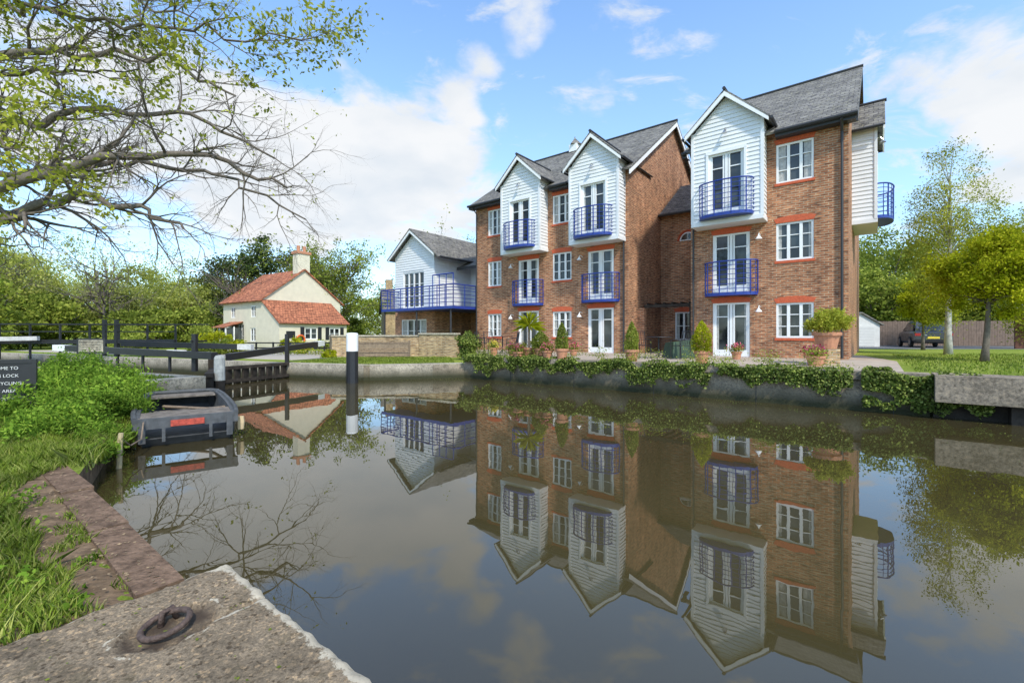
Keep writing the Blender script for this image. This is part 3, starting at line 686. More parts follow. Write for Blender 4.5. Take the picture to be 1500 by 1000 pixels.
# garage
Q=empty('garage',(23.2,29.8,.8),rad(-8)); b=MB(); b.box(-1.5,.8,0,4,0,1.55); b.add([(-1.5,0,1.55),(.8,0,1.55),(-.35,0,2.2)],[(0,1,2)]); b.make('walls',simple('garage_white',(.62,.62,.60),.6,.1,3),Q)
b=MB(); b.box(-1.2,.5,-.05,-.003,0,1.4)
for i in range(7): b.box(-1.15,.45,-.07,-.052,.06+i*.19,.22+i*.19)
b.make('garage_door',M['chalk'],Q)
b=MB(); slab(b,[(-1.7,-.15,1.45),(-1.7,4,1.45),(-.35,4,2.28),(-.35,-.15,2.28)],.07); slab(b,[(1.0,-.15,1.45),(1.0,4,1.45),(-.35,4,2.28),(-.35,-.15,2.28)],.07); b.make('roof',M['slateY'],Q)

# fences on the right
def fence(name,p,q,h,z,mat,step=.16,style=0):
    e=empty(name,(p[0],p[1],z),math.atan2(q[1]-p[1],q[0]-p[0])); L_=math.hypot(q[0]-p[0],q[1]-p[1]); b=MB()
    x=0
    while x<L_:
        if style==0: b.box(x,x+step*.94,random.uniform(-.01,.0),.02,.02,h+random.uniform(-.01,.01))
        x+=step
    x=0
    while x<=L_: b.box(x,x+.1,.025,.12,0,h+.06); x+=2.4
    b.box(0,L_,.022,.06,h*.8,h*.8+.08); b.box(0,L_,.022,.06,h*.25,h*.25+.08)
    if style==1:
        for i in range(int(h/.09)): b.box(0,L_,-.02+.01*(i%2),.02,.05+i*.09,.12+i*.09)
    b.make('panels',mat,e); return e
fence('wooden_fence',(24.8,32.6),(48,29.5),1.75,.8,M['fence'])
fence('wooden_fence',(28.3,25.6),(36,21.5),1.75,.8,simple('brown_gate',(.15,.06,.035),.8,.2,5))
fence('woven_fence',(-7.4,21.7),(-4.9,21.9),.75,.5,M['wood'],style=1)

# brick garden wall
Q=empty('garden_wall',(0,0,0)); 
for i,(p,q,h) in enumerate([((-8.9,22.6),(-4.6,23.0),1.1),((-4.6,22.9),(-2.6,21.9),1.2),((-8.9,22.8),(-11.5,29),1.1)]):
    an=math.atan2(q[1]-p[1],q[0]-p[0]); ee=empty('section_%d'%i,(p[0],p[1],0),an); ee.parent=Q
    Lh=math.hypot(q[0]-p[0],q[1]-p[1]); b=MB(); b.box(0,Lh,-.12,.12,.4,.4+h,0); b.box(-.03,Lh+.03,-.17,.17,.401+h,.48+h,1)
    b.make('wall_%d'%i,[M['brickwall'],M['conctop']],ee)

# ---------------------------------------------------------------- lock furniture
def bollard(name,x,y,r,h,wb):
    e=empty(name,(x,y,0)); b=MB(); b.lathe([(r,-.8),(r,wb)],(0,0,0),16,1); b.lathe([(r*1.01,wb),(r*1.01,h-.05),(r*.85,h-.01),(r*.3,h)],(0,0,0),16,0)
    b.make('post',[M['white'],M['black']],e)
bollard('mooring_post',-5.3,15.1,.19,1.66,1.05)
e=empty('mooring_post',(-8.0,12.45,0)); b=MB(); b.lathe([(.13,-.8),(.13,.35)],(0,0,0),10,1); b.lathe([(.132,.35),(.13,.95),(.10,1.02),(.03,1.04)],(0,0,0),10,0); b.make('post',[simple('dirty_white',(.50,.48,.42),.8,.3,8),M['darkwood_shade']],e)
e=empty('lock_gate'); b=MB()
def leaf(p,q,h):
    n=9
    for i in range(n):
        t=(i+.5)/n; hh=h-.03*(i%2)
        b.beam((p[0]+(q[0]-p[0])*t,p[1]+(q[1]-p[1])*t,-.6),(p[0]+(q[0]-p[0])*t,p[1]+(q[1]-p[1])*t,hh),.30,.06+.01*(i%2))
    for z in (.10,h): b.beam((p[0],p[1],z),(q[0],q[1],z),.2,.10)
leaf((-8.35,16.9),(-9.35,14.3),.52); leaf((-8.0,12.0),(-9.35,14.3),.52)
b.beam((-9.35,14.3,-.5),(-9.35,14.3,1.0),.24,.24)
b.make('gate_leaves',M['darkwood_shade'],e)
b=MB(); b.beam((-8.7,13.3,.98),(-15.6,16.0,1.12),.2,.2); b.beam((-9.1,14.6,.88),(-8.7,20.2,1.18),.2,.22)
for p in ((-9.55,13.7),(-8.5,17.2)): b.beam((p[0],p[1],.5),(p[0],p[1],1.62),.12,.12)
b.beam((-9.6,13.6,1.4),(-9.6,14.3,1.4),.05,.05)
for i in range(4): b.beam((-10.6-i*1.2,14.1+i*.45,.45),(-10.6-i*1.2,14.1+i*.45,1.0),.06,.06)
b.make('balance_beams',M['black'],e)
b=MB(); b.beam((-15.6,16.0,1.12),(-16.3,16.27,1.134),.21,.21); b.beam((-8.7,20.2,1.18),(-8.66,20.8,1.21),.21,.23); b.beam((-9.9,13.77,1.105),(-10.6,14.04,1.12),.12,.02); b.make('white_beam_ends',M['white'],e)
e=empty('lock_footbridge'); b=MB()
def hb(p,q,w_,h_,m=0): b.beam(p,q,w_,h_,m)
A=(-25.0,22.2);B_=(-17.3,23.4)
hb((*A,1.25),(*B_,1.25),.3,.2)
for z in (1.75,2.1): hb((*A,z),(*B_,z),.05,.05)
for i in range(7):
    t=i/6; x=A[0]+(B_[0]-A[0])*t; y=A[1]+(B_[1]-A[1])*t; hb((x,y,.4),(x,y,2.12),.07,.07)
hb((-25,22.0,2.12),(-15.5,23.3,2.12),.05,.05); hb((-19.5,22.8,1.15),(-13.5,22.5,1.0),.26,.26); hb((-13.5,22.5,1.0),(-12.8,22.46,.98),.27,.27,1)
hb((-27,21,1.35),(-23.0,22.1,1.42),.2,.2,1)
for z in (1.75,2.1): hb((-29,20.2,z),(-25.1,21.6,z),.06,.06,1)
for x,y in ((-28,20.6),(-26.5,21.1),(-25.2,21.6)): hb((x,y,.4),(x,y,2.12),.07,.07,1)
for x in (-20.5,-19.9): hb((x,22.9,.4),(x,22.9,2.35),.14,.14)
b.make('timbers',[M['black'],simple('weathered_white',(.60,.59,.56),.7,.2,6)],e)
e=empty('post_and_rail_fence'); b=MB()
for i in range(9):
    x=-17.5+i*1.05; y=27.5-.05*i; b.beam((x,y,.45),(x,y,1.15),.08,.08)
b.beam((-17.5,27.5,1.1),(-9.1,27.1,1.1),.05,.07); b.beam((-17.5,27.5,.8),(-9.1,27.1,.8),.05,.07); b.make('rails',M['black'],e)

# signs
def txt(s,par,loc,size,mat,rot=(rad(90),0,0)):
    c=bpy.data.curves.new('lettering','FONT'); c.body=s; c.size=size; c.align_x='CENTER'; c.extrude=.001
    o=bpy.data.objects.new('lettering',c); scene.collection.objects.link(o); o.parent=par; o.location=loc; o.rotation_euler=rot; c.materials.append(mat)
e=empty('chalkboard_sign',(-7.72,6.85,.22),rad(28)); b=MB(); b.box(-.36,.36,0,.03,.32,.94,0); b.box(-.41,-.361,-.01,.04,0,1.0,1); b.box(.361,.41,-.01,.04,0,1.0,1); b.box(-.36,.36,-.01,.04,.941,1.0,1); b.box(-.36,.36,-.01,.04,.26,.319,1)
b.make('board',[M['black'],M['black']],e)
for i,s in enumerate(['WELCOME TO','THAMES LOCK','TEAS & CYCLING','PICNIC AREA','BRIDGE & LODGINGS']): txt(s,e,(0,-.012,.85-i*.115),.065 if i<4 else .055,M['chalk'])
e=empty('information_sign',(-11.1,12.0,.5),rad(25)); b=MB(); b.box(-.27,.27,0,.03,.62,.98,0); b.box(-.29,.29,-.008,.0,.60,1.0,1); b.box(-.04,.04,.031,.09,0,.95,1); b.box(-.25,.25,-.012,-.009,.64,.96,0); b.make('board',[M['conctop'],M['fascia']],e)
for i in range(5): txt('THAMES LOCK NOTICE' if i==0 else 'PLEASE TAKE CARE AT LOCK SIDE',e,(0,-.015,.88-i*.06),.045 if i==0 else .028,M['fascia'])

# ---------------------------------------------------------------- boat
ang=math.atan2(2.6,-1.95)-math.pi/2
e=empty('punt_boat',(-4.76,6.68,0),ang); b=MB()
st=[(0,.60,.30,.12),(.12,.62,.34,0.0),(.5,.63,.35,-.1),(1.4,.64,.35,-.12),(2.4,.62,.36,-.1),(2.8,.58,.38,.08),(2.95,.50,.39,.22)]
rings=[]
for (y,hw,zt_,zb) in st:
    zt_+=.08; rings.append([(-hw,y,zt_),(-hw*.96,y,zb+.1),(-hw*.85,y,zb),(hw*.85,y,zb),(hw*.96,y,zb+.1),(hw,y,zt_),(hw-.07,y+(.06 if y==0 else 0),zt_),(hw-.1,y,.12),(-hw+.1,y,.12),(-hw+.07,y,zt_)])
vs=[p for r_ in rings for p in r_]; fs=[]
for i in range(len(rings)-1):
    for j in range(10):
        j2=(j+1)%10; fs.append((i*10+j,(i+1)*10+j,(i+1)*10+j2,i*10+j2))
fs.append(tuple(range(10))); fs.append(tuple(60+j for j in range(9,-1,-1)))
b.add(vs,fs,0)
b.box(-.57,.57,.0,.62,.385,.415,1); b.box(-.50,.50,2.45,2.92,.41,.44,1); b.box(-.55,.55,1.35,1.62,.26,.30,1)
b.box(-.63,.63,-.05,.0,.27,.42,0); b.box(-.56,-.48,-.07,-.051,.08,.40,0); b.box(.48,.56,-.07,-.051,.08,.40,0); b.box(-.30,-.26,-.06,-.051,.08,.27,0); b.box(.26,.30,-.06,-.051,.08,.27,0)
b.box(-.20,.20,-.075,-.052,.29,.375,2)
b.tube([(-.61,0,.405),(-.64,.5,.43),(-.65,1.4,.43),(-.63,2.4,.44),(-.57,2.85,.46),(-.45,2.98,.47),(.45,2.98,.47),(.57,2.85,.46),(.63,2.4,.44),(.65,1.4,.43),(.64,.5,.43),(.61,0,.405)],.035,7,0)
b.tube([(-.3,1.7,.36),(.35,.9,.36),(.5,.6,.42)],.025,6,3)
b.lathe([(.05,.1),(.06,.2),(.05,.3)],(.69,.2,0),8,4)
b.make('hull',[M['grey'],M['greyin'],M['red'],M['wood'],simple('buff_fender',(.6,.45,.25),.7,.1,5)],e,False)
e=empty('mooring_stake',(-4.72,5.45,0)); b=MB(); b.tube([(0,0,-.5),(.02,0,.28),(.03,.01,.42)],[.03,.03,.025],8); b.make('stake',simple('stake_wood',(.42,.33,.18),.8,.3,9),e)
b=MB(); b.tube([(.03,.0,.36),(-.1,.3,.2),(-.25,.65,.2),(-.42,.9,.40)],.009,5); b.make('rope',M['wood'],e)

# ---------------------------------------------------------------- foreground concrete block with ring
aa=np.concatenate([np.arange(0,1.6,.0125),np.arange(1.6,5,.05)]); bb=np.concatenate([np.arange(0,1.2,.0125),np.arange(1.2,3.02,.05)])
AA,BB=np.meshgrid(aa,bb,indexing='ij')
from mathutils import noise as mn
Z=np.zeros_like(AA); PIT=np.zeros_like(AA); EDG=np.zeros_like(AA); DX=np.zeros_like(AA); DY=np.zeros_like(AA)
ra,rb=.40,.37
for i in range(len(aa)):
    for j in range(len(bb)):
        a_,b_=aa[i],bb[j]
        n0=mn.noise((a_*3,b_*3,0)); n1_=mn.noise((a_*14,b_*14,3)); n2_=mn.noise((a_*50,b_*50,7))
        z=.35+.006*n0+.005*n1_+.0028*n2_
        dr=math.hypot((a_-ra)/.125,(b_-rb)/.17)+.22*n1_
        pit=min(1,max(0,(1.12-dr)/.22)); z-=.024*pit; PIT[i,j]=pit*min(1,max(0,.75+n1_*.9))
        g=abs(a_-.47+.014*n1_)
        if b_<.26 and g<.02: z-=.02*(1-g/.02)
        if a_<.47 and b_<.3: z+=.008
        me_=min(a_,b_)+.016*n1_
        if me_<.035: z-=.025*(1-max(me_,0)/.035)**2
        if b_<.02: DY[i,j]=.018*mn.noise((a_*9,1,5))
        if a_<.02: DX[i,j]=.018*mn.noise((b_*9,4,5))
        ed=max(0,1-b_/.13)*.72 + (max(0,1-a_/.08)*.62)
        ed=max(ed,max(0,1-abs(a_-.50)/.05)*.55*(1 if b_<.25 else 0), max(0,1-abs(dr-1.2)/.2)*.5)
        EDG[i,j]=min(ed,.8); Z[i,j]=z
A2=AA+DX; B2=BB+DY
verts=np.stack([CC[0]+A2*UX-B2*NX,CC[1]+A2*UY-B2*NY,Z],-1).reshape(-1,3)
ni,nj=AA.shape; fs=[]
for i in range(ni-1):
    for j in range(nj-1): k=i*nj+j; fs.append((k,k+1,k+nj+1,k+nj))
e=empty('concrete_quay_block')
me=bpy.data.meshes.new('top'); me.from_pydata(verts.tolist(),[],fs)
for nm,arr in (('edge',EDG),('pit',PIT)):
    at=me.attributes.new(nm,'FLOAT','POINT'); at.data.foreach_set('value',arr.reshape(-1).astype(np.float32))
me.materials.append(M['concnear']); me.polygons.foreach_set('use_smooth',[True]*len(fs))
ob=bpy.data.objects.new('top',me); scene.collection.objects.link(ob); ob.parent=e
b=MB(); b.prism([AB(.02,.02),AB(4.98,.02),AB(4.98,3.0),AB(.02,3.0)],-1,.30); b.make('body',M['conc'],e)
e=empty('mooring_ring'); b=MB(); c0=AB(ra-.01,rb+.01); R=.088
b.tube([(c0[0]+R*math.cos(t)*1.0,c0[1]+R*.9*math.sin(t),.362+.014*math.sin(t)+.012*math.cos(t)) for t in [2*math.pi*i/36 for i in range(36)]],.0125,10,0,True)
c1=(c0[0]-R*.5,c0[1]+R*.8)
b.tube([(c1[0]+.02,c1[1]+.03,.33),(c1[0]+.01,c1[1]+.01,.385),(c1[0]-.0,c1[1]-.03,.385),(c1[0]-.0,c1[1]-.04,.33)],.013,8)
b.make('ring',M['metal'],e,True)
b=MB()
for (a_,b0) in ((.62,.62),(.9,.5),(.75,.8)):
    p=AB(a_,b0); q=[(p[0]+.05*k+random.uniform(-.008,.008),p[1]+.012*k*random.uniform(-1,1),.362) for k in range(4)]; b.tube(q,[.003,.003,.002,.001],5)
b.make('fallen_twigs',M['bark'])
P=[]
for i in range(70):
    p=AB(random.uniform(.05,1.4),random.uniform(.03,1.0)); P.append((p[0],p[1],.358))
P=np.array(P); n=len(P); th=rng.uniform(0,6.28,n); s_=rng.uniform(.004,.011,(n,1)); quads('leaf_litter',P,np.stack([np.cos(th),np.sin(th),th*0],1)*s_,np.stack([-np.sin(th),np.cos(th),th*0+.2],1)*s_*.6,M['lfMid'])

# timber edging + dirt
e=empty('timber_edging'); 
b=MB()
for k in range(3):
    a0=-.05-k*1.15; a1=a0-1.12
    p=AB(a0,.29); q=AB(a1,.30+.01*k)
    b.beam((p[0],p[1],.25),(q[0],q[1],.25-.01*k),.2,.16)
b.make('planks',simple('old_plank',(.17,.11,.073),.95,.55,14,.9,bscale=40,spec=.12),e)
ng,mg=74,18; vs=[];fs=[]
for i in range(ng):
    for j in range(mg):
        a_=-.03-i*.05; b_=.385+j*.035; x,y=AB(a_,b_); vs.append((x,y,.306+.014*mn.noise((a_*6,b_*6,2))+.009*mn.noise((a_*22,b_*22,2))+.012*(j/mg)))
for i in range(ng-1):
    for j in range(mg-1): k=i*mg+j; fs.append((k,k+mg,k+mg+1,k+1))
mb=MB(); mb.add(vs,fs); mb.make('dirt_strip',M['soil'],None,True)

# ---------------------------------------------------------------- vegetation: grass
def inpoly(x,y,poly):
    r=np.zeros(len(x),bool); n=len(poly)
    for i in range(n):
        x0,y0=poly[i];x1,y1=poly[(i+1)%n]
        c=((y0>y)!=(y1>y))&(x<(x1-x0)*(y-y0)/(y1-y0+1e-12)+x0); r^=c
    return r
def blades(name,poly,n,h0,h1,wd,z,mat,dens=None):
    xs=[p[0] for p in poly]; ys=[p[1] for p in poly]
    x=rng.uniform(min(xs),max(xs),n*3); y=rng.uniform(min(ys),max(ys),n*3); k=inpoly(x,y,poly)
    x=x[k][:n];y=y[k][:n]
    if dens is not None: k=dens(x,y); x=x[k]; y=y[k]
    n=len(x)
    base=np.stack([x,y,np.full(n,z)],1); th=rng.uniform(0,6.28,n)
    tuft=.6+.8*np.array([mn.noise((a*2.2,c*2.2,1))+.5*mn.noise((a*7,c*7,3))+.5 for a,c in zip(x,y)])
    h=rng.uniform(h0,h1,n)*np.clip(tuft,.35,1.7); wv=np.stack([np.cos(th),np.sin(th),np.zeros(n)],1)*(wd*rng.uniform(.6,1.4,n))[:,None]
    ln=rng.normal(size=(n,2))*.45; up=np.stack([ln[:,0]*h,ln[:,1]*h,h],1)
    mid=base+up*.5*np.array([.6,.6,1.1]); 
    V=np.stack([base-wv*.5,base+wv*.5,mid+wv*.4,base+up,mid-wv*.4],1)
    me=bpy.data.meshes.new(name); me.vertices.add(5*n); me.vertices.foreach_set('co',V.reshape(-1)); me.loops.add(5*n); me.loops.foreach_set('vertex_index',np.arange(5*n,dtype=np.int32))
    me.polygons.add(n); me.polygons.foreach_set('loop_start',np.arange(0,5*n,5,dtype=np.int32)); 
    try: me.polygons.foreach_set('loop_total',np.full(n,5,dtype=np.int32))
    except Exception: pass
    me.materials.append(mat); me.update(calc_edges=True)
    ob=bpy.data.objects.new(name,me); scene.collection.objects.link(ob); return ob
GP=[AB(-.03,.50),AB(-.25,.60),AB(-.6,.56),AB(-1.0,.66),AB(-1.4,.58),AB(-1.8,.66),AB(-2.2,.60),AB(-2.6,.66),AB(-3.0,.52),AB(-3.3,.35),(-4.9,5.45),(-5.85,6.65),(-7.85,9.25),(-10.5,9.4),(-10.5,7.0),(-7.6,5.2),(-4.4,2.2),(-3.0,.9),AB(-.03,1.5)]
blades('bank_grass',GP,130000,.04,.11,.007,.30,M['blade'])
GE=[AB(-.03,.38),AB(-3.4,.38),AB(-3.4,.75),AB(-.03,.75)]
blades('edge_grass',GE,14000,.02,.06,.006,.30,M['blade'],lambda x,y: np.array([mn.noise((a*3.5,c*3.5,4))+.5*mn.noise((a*11,c*11,4))>.28 for a,c in zip(x,y)]))
blades('bank_lip_grass',[AB(-3.3,.12),AB(-3.3,.4),(-5.2,5.3),(-6.2,6.6),(-8,9.1),(-7.75,9.3),(-5.75,6.85),(-4.8,5.6)],9000,.08,.2,.011,.22,M['blade'])
blades('lock_grass',[(-8.6,10.6),(-8.4,11.4),(-20,16.5),(-22,13.5)],9000,.04,.1,.02,.5,M['blade'])
blades('lawn_grass',[W(17.4,-5.2),W(24,-5.2),W(40,3),W(24,12),W(17.2,6)],26000,.03,.07,.02,.8,M['blade'])
blades('far_lawn_grass',[(-2.2,17.6),(-5.2,16.5),(-8.3,17.6),(-8.6,22),(-3,22)],14000,.03,.07,.02,.5,M['blade'])

# parsley mound
cs=[((-7.0,7.6,.62),(.9,.9,.5)),((-6.3,6.9,.5),(.6,.7,.35)),((-8.2,8.5,.7),(1.0,.8,.5)),((-7.4,7.0,.45),(.5,.5,.25)),((-9.2,8.9,.6),(.9,.7,.35)),((-7.9,9.2,.45),(.7,.4,.3)),((-5.9,5.9,.40),(.5,.6,.22))]
P=np.concatenate([clumps(c,r,40,260,.17,.3)[1] for c,r in cs]); P=P[P[:,2]>.3]
e=empty('cow_parsley'); leaves('leaves',P,.055,M['lfPars'],e,.45)
b=MB()
for i in range(160):
    c,r_=random.choice(cs); x=c[0]+random.uniform(-1,1)*r_[0]*.8; y=c[1]+random.uniform(-1,1)*r_[1]*.8; b.tube([(x,y,.3),(x+random.uniform(-.1,.1),y+random.uniform(-.1,.1),c[2]+r_[2]*random.uniform(.6,1.15))],[.008,.004],4)
b.make('stems',M['lfPars'],e)
P=np.concatenate([clumps((-5.2,5.9,.28),(.3,.4,.14),16,90,.12,.2)[1],clumps((-6.15,7.0,.32),(.3,.5,.18),16,90,.12,.2)[1],clumps((-4.75,5.2,.26),(.25,.3,.1),10,80,.1,.2)[1]]); e=empty('waterside_weeds'); leaves('leaves',P[P[:,2]>.06],.07,M['lfPars'],e,.3)
P=[]
for i in range(70):
    x,y=AB(-random.uniform(.1,3.4),random.uniform(.6,1.7)); P.append(np.array([x,y,.34])+rng.normal(size=(34,3))*np.array([.05,.05,.03]))
for i in range(8):
    x,y=AB(-random.uniform(.2,3.2),random.uniform(.42,.6)); P.append(np.array([x,y,.315])+rng.normal(size=(20,3))*np.array([.035,.035,.012]))
e=empty('bank_weeds'); leaves('leaves',np.concatenate(P),.036,M['lfPars'],e,.6)
P=[]
for i in range(500):
    x,y=AB(-random.uniform(.05,3.4),random.uniform(.22,.8)); P.append((x,y,.334))
P=np.array(P); n=len(P); th=rng.uniform(0,6.28,n); s_=rng.uniform(.004,.014,(n,1)); quads('dead_leaves',P,np.stack([np.cos(th),np.sin(th),th*0],1)*s_,np.stack([-np.sin(th),np.cos(th),th*0+.3],1)*s_*.6,simple('dead_leaf',(.26,.18,.10),.9,.5,30))

# ivy on quay
def Wn(s,t,z): return np.stack([BO[0]+s*UX+t*NX,BO[1]+s*UY+t*NY,z],1)
def ivy(name,s0,s1,n,zl,amp=.32,thr=-.38):
    s=rng.uniform(s0,s1,n); nz=np.array([mn.noise((q*.9,3,0))+.7*mn.noise((q*3.7,8,0)) for q in s])
    bot=np.clip(zl+amp*nz,.04,.8); top=.88+.10*np.array([mn.noise((q*1.7,0,5))+.6*mn.noise((q*6,0,5)) for q in s])
    u=rng.uniform(0,1,n)**.7; z=bot+(top-bot)*u
    t=np.where(z>.84,rng.uniform(-5.86,-5.35,n),-5.83-np.abs(rng.normal(size=n))*.05)
    dens=np.array([mn.noise((q*2.1,z_*4,9)) for q,z_ in zip(s,z)])>thr
    e=empty(name); leaves('leaves',Wn(s[dens],t[dens],z[dens]),.060,M['lfIvy'],e,.8)
ivy('ivy',4.9,16.35,23000,.40,.5,-.30); ivy('ivy',16.5,18.4,8000,.12,.3)
P=[]
for i in range(110):
    s=random.uniform(5,16.2); h=random.uniform(.0,.18); P.append(Wn(np.full(45,s)+rng.normal(size=45)*.11,np.full(45,-5.45)+rng.normal(size=45)*.1,.85+h*.6+np.abs(rng.normal(size=45))*h))
e=empty('border_plants'); leaves('leaves',np.concatenate(P),.055,M['lfLime'] if False else M['lfMid'],e,.4)
n=5200; s=rng.uniform(3,26,n); t=-5.9-np.abs(rng.normal(size=n))*1.1; k=np.array([mn.noise((a*.9,c*1.6,6))>.08 for a,c in zip(s,t)]); s=s[k];t=t[k]; n=len(s)
C=Wn(s,t,np.full(n,.006)); th=rng.uniform(0,6.28,n); q=rng.uniform(.006,.018,(n,1)); quads('floating_weed',C,np.stack([np.cos(th),np.sin(th),th*0],1)*q,np.stack([-np.sin(th),np.cos(th),th*0],1)*q*.7,M['lfIvy'])

# shrubs
def shrub(name,c,r,n,size,mat,nc=18,cr=.25,shell=.2):
    e=empty(name); P=clumps(c,r,nc,n//nc,cr,shell)[1]; P=P[P[:,2]>.3]; leaves('leaves',P,size,mat,e,.7)
    b=MB()
    for i in range(7): b.tube([(c[0],c[1],c[2]-r[2]-.1),(c[0]+random.uniform(-1,1)*r[0]*.6,c[1]+random.uniform(-1,1)*r[1]*.6,c[2]+random.uniform(0,.6)*r[2])],[.015,.006],4)
    b.make('stems',M['bark'],e); return e
shrub('climbing_shrub',(-2.0,19.8,1.25),(.35,.35,.65),3500,.09,M['lfIvy'])
for (x,y,h) in ((-16.3,25.5,.4),(-15.2,25.3,.35),(-14.3,29.5,.45),(-19.5,29.5,.7),(-21,31,.8),(-12.5,30.5,.4),(-8.7,21.6,.2),(-11.8,26,.3),(-23.5,28,.6),(-18,26,.35),(-26,30,.9)):
    shrub('garden_bush',(x,y,.5+h),(h*1.5,h*1.2,h),2200,.13,random.choice([M['lfMid'],M['lfLime'],M['lfMid']]),14,h*.5)
e=empty('flower_bed'); P=np.concatenate([np.array([x,24.6,.65])+rng.normal(size=(120,3))*np.array([.25,.1,.08]) for x in np.linspace(-12.5,-9.6,7)]); leaves('leaves',P,.08,M['lfMid'],e); leaves('flowers',P[::6]+np.array([0,-.05,.1]),.07,M['flYel'],e)

# pots
def pot(b,x,y,z,r,h,m=0): b.lathe([(r*.68,0),(r*.92,h*.78),(r*1.06,h*.8),(r*1.08,h),(r*.9,h),(r*.85,h*.85)],(x,y,z),18,m)
def conepot(x,y,h,r=.2,mat='lfMid'):
    e=empty('potted_conifer'); b=MB(); pot(b,x,y,.8,.2,.36); b.make('pot',M['terra'],e,False)
    n=3400; u=rng.uniform(0,1,n)**.7; z=1.14+(1-u)*h; th=rng.uniform(0,6.28,n); rr=r*(np.sin(np.clip(u*1.15,0,1)*math.pi*.62)**.9)*rng.uniform(.55,1.1,n)*(1+.12*np.sin(th*3+z*9))
    leaves('foliage',np.stack([x+rr*np.cos(th),y+rr*np.sin(th),z],1),.055,M[mat],e,.4)
    b=MB(); b.tube([(x,y,1.1),(x,y,1.05+h*.9)],[.025,.008],6); b.make('stem',M['bark'],e)
conepot(5.17,12.4,.85,.25,'lfLime'); conepot(3.5,13.3,.85,.19); conepot(1.58,14.4,.85,.19); conepot(.95,15.2,.6,.28)
def spiky(name,x,y,z0,trunk,L_,n=90):
    e=empty(name); b=MB(); pot(b,x,y,z0,.22,.36); b.make('pot',M['terra'],e)
    b=MB(); b.tube([(x,y,z0+.3),(x,y,z0+.36+trunk)],.05,8); b.make('trunk',M['bark'],e); b=MB(); c=Vector((x,y,z0+.36+trunk))
    for i in range(n):
        th=random.uniform(0,6.28); el=random.uniform(-.4,1.45); d=Vector((math.cos(th)*math.cos(el),math.sin(th)*math.cos(el),math.sin(el))); s_=Vector((-math.sin(th),math.cos(th),0))*.022
        p1=c+d*L_*.55; p2=c+d*L_-Vector((0,0,.22*L_)); b.add([c-s_*.5,c+s_*.5,p1+s_,p2,p1-s_],[(0,1,2,3,4)])
    b.make('leaves',M['lfLime'],e)
spiky('potted_yucca',.58,15.6,.8,.75,.66,75)
def fpot(x,y,z,r,h,mat):
    e=empty('flower_pot'); b=MB(); pot(b,x,y,z,r,h); b.make('pot',M['terra'],e)
    P=np.array([x,y,z+h+.08])+rng.normal(size=(420,3))*np.array([r*.6,r*.6,.07]); leaves('leaves',P,.06,M['lfMid'],e,.6); leaves('flowers',P[:150]+np.array([0,0,.07]),.055,mat,e,.9)
fpot(7.7,11.55,.8,.22,.26,M['flPink']); fpot(8.05,11.95,.8,.15,.2,M['flPink']); fpot(.2,15.4,.8,.17,.22,M['flPink']); fpot(.35,16.2,.8,.15,.25,M['flYel']); fpot(.0,16.3,.8,.15,.25,M['flPink'])
fpot(1.15,14.75,.8,.17,.28,M['flPink']); fpot(.85,16.4,.8,.2,.34,M['flYel']); fpot(2.3,17.0,.8,.15,.25,M['flPink']); fpot(7.2,14.6,.8,.16,.26,M['flPink'])
e=empty('planter_shrub'); b=MB(); b.box(8.2,8.62,11.95,12.37,.8,1.22,1); pot(b,8.41,12.16,1.221,.32,.44); b.make('pot_and_plinth',[M['terra'],M['brickwall']],e)
P=clumps((8.41,12.16,1.98),(.52,.52,.28),30,170,.15,.3)[1]; leaves('leaves',P,.07,M['lfSpring'],e,.5)
fpot(-.7,17.5,.8,.16,.3,M['flYel'])

# patio furniture
def chair(x,y,rz,mat=M['black']):
    e=empty('garden_chair',(x,y,.806),rz); b=MB()
    for i in range(6): b.box(-.22,.22,-.2+i*.07,-.145+i*.07,.43,.45)
    for sx in (-.21,.21):
        b.tube([(sx,-.2,0),(sx,-.2,.62),(sx,.2,.66)],.014,6); b.tube([(sx,.22,0),(sx,.2,.45),(sx,.28,.9)],.014,6)
    for i in range(5): b.tube([(-.16+i*.08,.215,.48),(-.16+i*.08,.28,.88)],.009,5)
    b.tube([(-.21,.28,.9),(.21,.28,.9)],.014,6); b.make('frame',mat,e)
def table(x,y):
    e=empty('garden_table',(x,y,.806)); b=MB(); b.lathe([(.4,.70),(.41,.715),(.4,.73)],(0,0,0),24); b.tube([(0,0,.05),(0,0,.7)],.025,8)
    for k in range(3):
        t=k*2.1; b.tube([(0,0,.15),(.3*math.cos(t),.3*math.sin(t),.0)],.015,6)
    b.make('table',M['black'],e)
chair(4.35,15.2,2.4); chair(5.4,14.6,-1.2); table(4.9,15.2); chair(-.9,19.2,.5); chair(.0,18.6,-1.4); table(-.4,19.3); chair(-1.3,19.9,1.2)
e=empty('covered_barbecue',(5.7,15.5,.806),.3); b=MB(); b.hexa([(-.5,-.3,0),(.5,-.3,0),(.5,.3,0),(-.5,.3,0),(-.38,-.2,.55),(.42,-.22,.62),(.38,.2,.6),(-.4,.22,.52)]); b.make('cover',simple('green_cover',(.03,.06,.03),.6,.3,5,.4,bscale=6),e)

